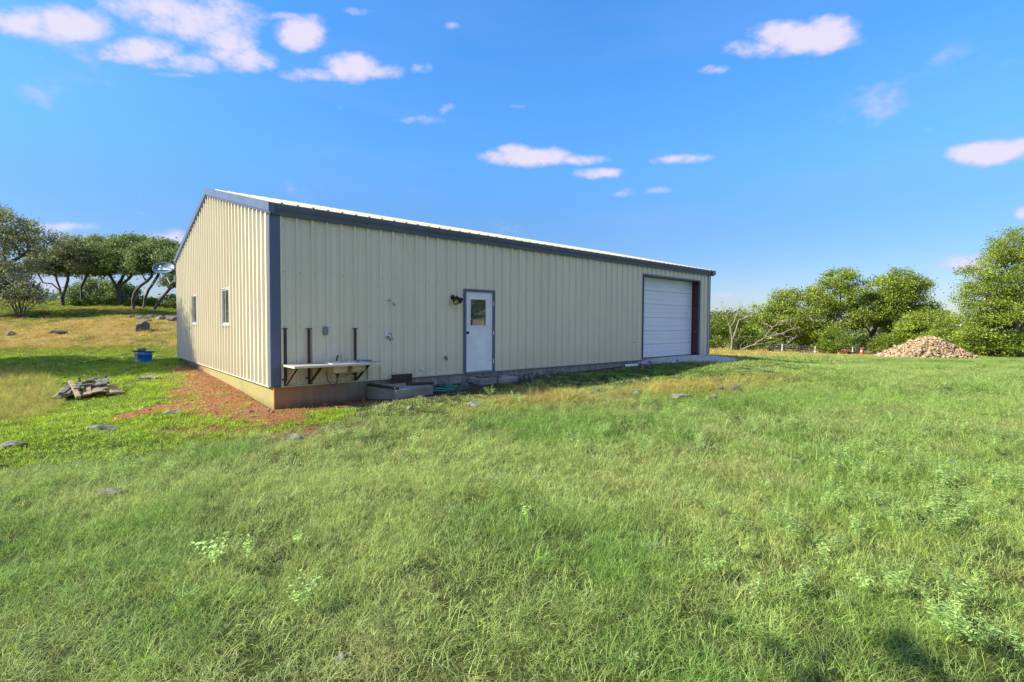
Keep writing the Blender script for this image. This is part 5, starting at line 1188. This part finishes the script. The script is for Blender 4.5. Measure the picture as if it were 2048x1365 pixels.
TALL = [tuft('tall_tuft', 58, .13, .07, .22, .0036, .45, 1.1, rg, 3, 3) for _ in range(4)]+[tuft('tangled_tuft', 58, .14, .06, .18, .0036, 1.0, 1.3, rg, 3, 2) for _ in range(3)]+[tuft('upright_tuft', 38, .10, .14, .33, .0040, .2, .8, rg, 4, 6) for _ in range(2)]
SHORT = [tuft('short_tuft', 44, .13, .04, .10, .0070, .5, 1.0, rg, 2) for _ in range(4)]
def tint_for(z, x, y, rng):
    n = len(x); n1, n2, n3 = z['n1'], z['n2'], z['n3']; px, py = z['px'], z['py']
    lush = np.array(TINT['lush']); pale = np.array(TINT['pale']); tan = np.array(TINT['tan']); mown = np.array(TINT['mown']); gold = np.array(TINT['gold']); hill = np.array(TINT['hill'])
    k = sst(.38, .62, n1*.55+n3*.45)[:, None]; c = pale*(1-k)+lush*k
    t = sst(.52, .70, n2*.5+vnoise(x, y, 2.7, 31, 3)*.5)[:, None]*.65; c = c*(1-t)+tan*t
    r = (sst(1150, 1900, px)*(z['dp'] > 0))[:, None]*.5; c = c*(1-r)+np.array(TINT['right'])*r
    m = (z['left']*(1-z['tall']))[:, None]; mc = mown*(1-.4*k)+lush*.4*k
    hm = (sst(735, 690, py))[:, None]; mc = mc*(1-hm)+hill*hm
    c = c*(1-m)+mc*m
    g = z['gold'][:, None]; gg = gold*(1-.35*n2[:, None])*(1-z['patch'][:, None]*.25)+z['patch'][:, None]*np.array((-.08, .05, 0)); c = c*(1-g)+gg*g
    c = c*rng.uniform(.68, 1.25, (n, 1))*(1+rng.normal(0, .05, (n, 3))); return np.clip(c, .005, .9)
TINT = dict(lush=(.21, .38, .055), pale=(.40, .50, .125), tan=(.50, .47, .19), mown=(.36, .52, .02), gold=(.68, .50, .11), hill=(.30, .37, .03), right=(.35, .49, .09))
def layer(name, d0, d1, dens, scale, label, seed):
    rng = np.random.default_rng(seed); x, y = field_points(dens, d0, d1, seed=seed); z = zones(x, y); n = len(x)
    tallp = np.clip(z['tall']+(z['px'] > 700)*(z['dp'] > 0)*.0, 0, 1)
    leftlow = z['left'] & (rng.random(n) > tallp); gl = z['gold']*z['left']
    bare = np.maximum(z['soil'], z['grav'])
    keep = (rng.random(n) > np.clip(bare*1.0, 0, .93)) & ~((z['grav'] > .3))
    # lines of lower, shaded weeds between meadow edge and slab
    band = (~z['left']) & (rng.random(n) > tallp)
    is_short = (leftlow & (rng.random(n) > gl*.75)) | (band & (rng.random(n) < .93) & (z['px'] < 1700))
    keep &= ~(band & (z['px'] < 1300) & (rng.random(n) < .45))
    gap = vnoise(x, y, .38, 55, 2); keep &= (rng.random(n) < .4+.6*sst(.36, .56, gap)) | (z['dp'] > 20) | leftlow
    sc = scale*rng.uniform(.75, 1.3, n)*(.86+.28*z['n1'])
    for kind, msk, protos in (('tall', keep & ~is_short, TALL), ('short', keep & is_short, SHORT)):
        if not msk.any(): continue
        xx, yy = x[msk], y[msk]; zz = {k: v[msk] for k, v in z.items()}; m = len(xx)
        tt = tint_for(zz, xx, yy, rng); s = sc[msk].copy()
        if kind == 'tall':
            s *= np.where(zz['left'], .8, 1.0)*np.where(bare[msk] > .3, .5, 1); idx = np.where(zz['gold'] > .4, rng.integers(5, 9, m), rng.integers(0, 7, m))
            s3 = np.stack([s, s, np.minimum(s, .95+.2*s)*np.where(zz['dp'] < 3.2, .8, 1)*(1-.45*sst(26, 4, zz['py']-np.interp(zz['px'], EDGE_X, EDGE_Y))*(~zz['left']))*np.where(scale > 1.5, .62, 1)], 1)
        else:
            idx = rng.integers(0, 4, m); s3 = np.stack([s*1.1, s*1.1, s*(1+.5*(zz['n2'] > .55))], 1)
        P = np.stack([xx, yy, tz(xx, yy)], 1)
        o = scatter(name if kind == 'tall' else name.replace('meadow', 'lawn'), P, rng.uniform(0, 6.28, m), rng.normal(0, .12, (m, 2)), s3, idx, tt, protos)
        o['label'] = label if kind == 'tall' else 'short vivid green grass on the cleared ground round the barn'
layer('meadow_grass', .5, 6, 185, .74, 'fine tangled pale green grass in the foreground', 1)
layer('meadow_grass', 6, 12, 105, .86, 'fine pale green grass in the middle of the meadow', 2)
layer('meadow_grass', 12, 24, 50, 1.08, 'green and gold grass around the barn', 3)
layer('meadow_grass', 24, 48, 11, 1.7, 'gold and green grass on the slope and field', 4)
layer('meadow_grass', 48, 95, 2.6, 2.8, 'far grass by the fence and under the trees', 5)
# broad-leaved weeds
WEEDS = [weed('leafy_weed', rg, 9, .20, .029, per=10) for _ in range(4)]+[weed('low_weed', rg, 7, .12, .026) for _ in range(2)]
def weeds():
    rng = np.random.default_rng(12); x, y = field_points(34, 1.4, 16, seed=14); z = zones(x, y); px, py = z['px'], z['py']
    right = sst(1250, 1750, px+(z['n3']-.5)*500)*sst(800, 930, py); cl = vnoise(x, y, .75, 41, 3)
    p = right*sst(.42, .60, cl)*.9+sst(.64, .74, cl)*.3+.02; p = p*(z['tall'] > .5)*(z['soil'] < .3)
    lowm = (z['left'])*(z['tall'] < .5)*(z['soil'] < .5)*(z['dp'] > 6)*.25; k = rng.random(len(x)) < p+lowm
    x, y = x[k], y[k]; n = len(x); low = lowm[k] > 0; s = rng.uniform(.65, 1.2, n)*np.where(low, .6, 1)
    c = np.array((.36, .52, .15))*rng.uniform(.75, 1.3, (n, 1)); c = np.where(low[:, None], np.array((.30, .52, .03))*rng.uniform(.8, 1.2, (n, 1)), c)
    P = np.stack([x, y, tz(x, y)+np.where(low, 0, .05)], 1)
    o = scatter('leafy_weeds', P, rng.uniform(0, 6.28, n), rng.normal(0, .1, (n, 2)), s, np.where(low, 4+rng.integers(0, 2, n), rng.integers(0, 6, n)), c, WEEDS); o['label'] = 'light green broad leaved weeds in the meadow'
weeds()
# chips and pebbles
def stones_proto(nm, m, k):
    out = []
    for i in range(k):
        me = rock_mesh(nm, 1, .8, .55, 300+i, m, 1); out.append(bpy.data.objects.new(nm, me))
    return out
def chips():
    rng = np.random.default_rng(77)
    n = 15000; x = rng.uniform(11.5, 18.2, n); y = rng.uniform(-5, .2, n); z = zones(x, y); k = (rng.random(n) < z['grav']*1.1) & ~((y > -.02) & (x < L_)); x, y = x[k], y[k]; n = len(x)
    P = np.stack([x, y, tz(x, y)+.004], 1)
    o = scatter('crushed_stone', P, rng.uniform(0, 6.28, n), rng.uniform(-1, 1, (n, 2)), rng.uniform(.018, .048, n), rng.integers(0, 6, n), np.ones((n, 3)), stones_proto('pebble', M_PEBBLE, 6)); o['label'] = 'grey white crushed stone apron in front of the overhead door'
    n = 26000; x = rng.uniform(-6, 12.5, n); y = rng.uniform(-2.4, 10, n); z = zones(x, y); k = (rng.random(n) < z['soil']*.9*(x < 1.9)) & ~((y > 0) & (x > -.02)); x, y = x[k], y[k]; n = len(x)
    P = np.stack([x, y, tz(x, y)+.002], 1)
    o = scatter('red_soil_chips', P, rng.uniform(0, 6.28, n), rng.uniform(-1, 1, (n, 2)), rng.uniform(.008, .030, n)*(1+(rng.random(n) < .04)*1.2), rng.integers(0, 6, n), np.ones((n, 3)), stones_proto('chip', M_DIRTCLOD, 6)); o['label'] = 'red gravelly soil beside the slab'
chips()
# a few tall pale stalks around the lumber pile and the weeds behind the gold patch
def stalks():
    rng = np.random.default_rng(4); mb = MB(); mb2 = MB(); o0 = G(172, 806)
    spots = [(165, 795, .75), (185, 792, .7), (202, 790, .85), (206, 792, .7), (40, 748, .5), (72, 746, .65), (96, 748, .6), (118, 750, .4), (30, 750, .4)]
    for (px, py, h) in spots:
        g = G(px, py)-o0
        for k in range(2 if px > 150 else 5):
            dx, dy = rng.normal(0, .10, 2); x0, y0 = rng.normal(0, .08, 2); mb.tube([(g[0]+x0, g[1]+y0, g[2]-.05), (g[0]+x0+dx*.4, g[1]+y0+dy*.4, g[2]+h*.5), (g[0]+x0+dx, g[1]+y0+dy, g[2]+h*rng.uniform(.7, 1))], [.005, .004, .002], 4)
    ob = mb.build('stalk', M_WOOD3, None); ob.location = tuple(o0); tag(ob, 'thin dry weed stalks standing by the lumber pile and gold grass', kind='stuff'); ob.name = 'weed_stalks'
stalks()
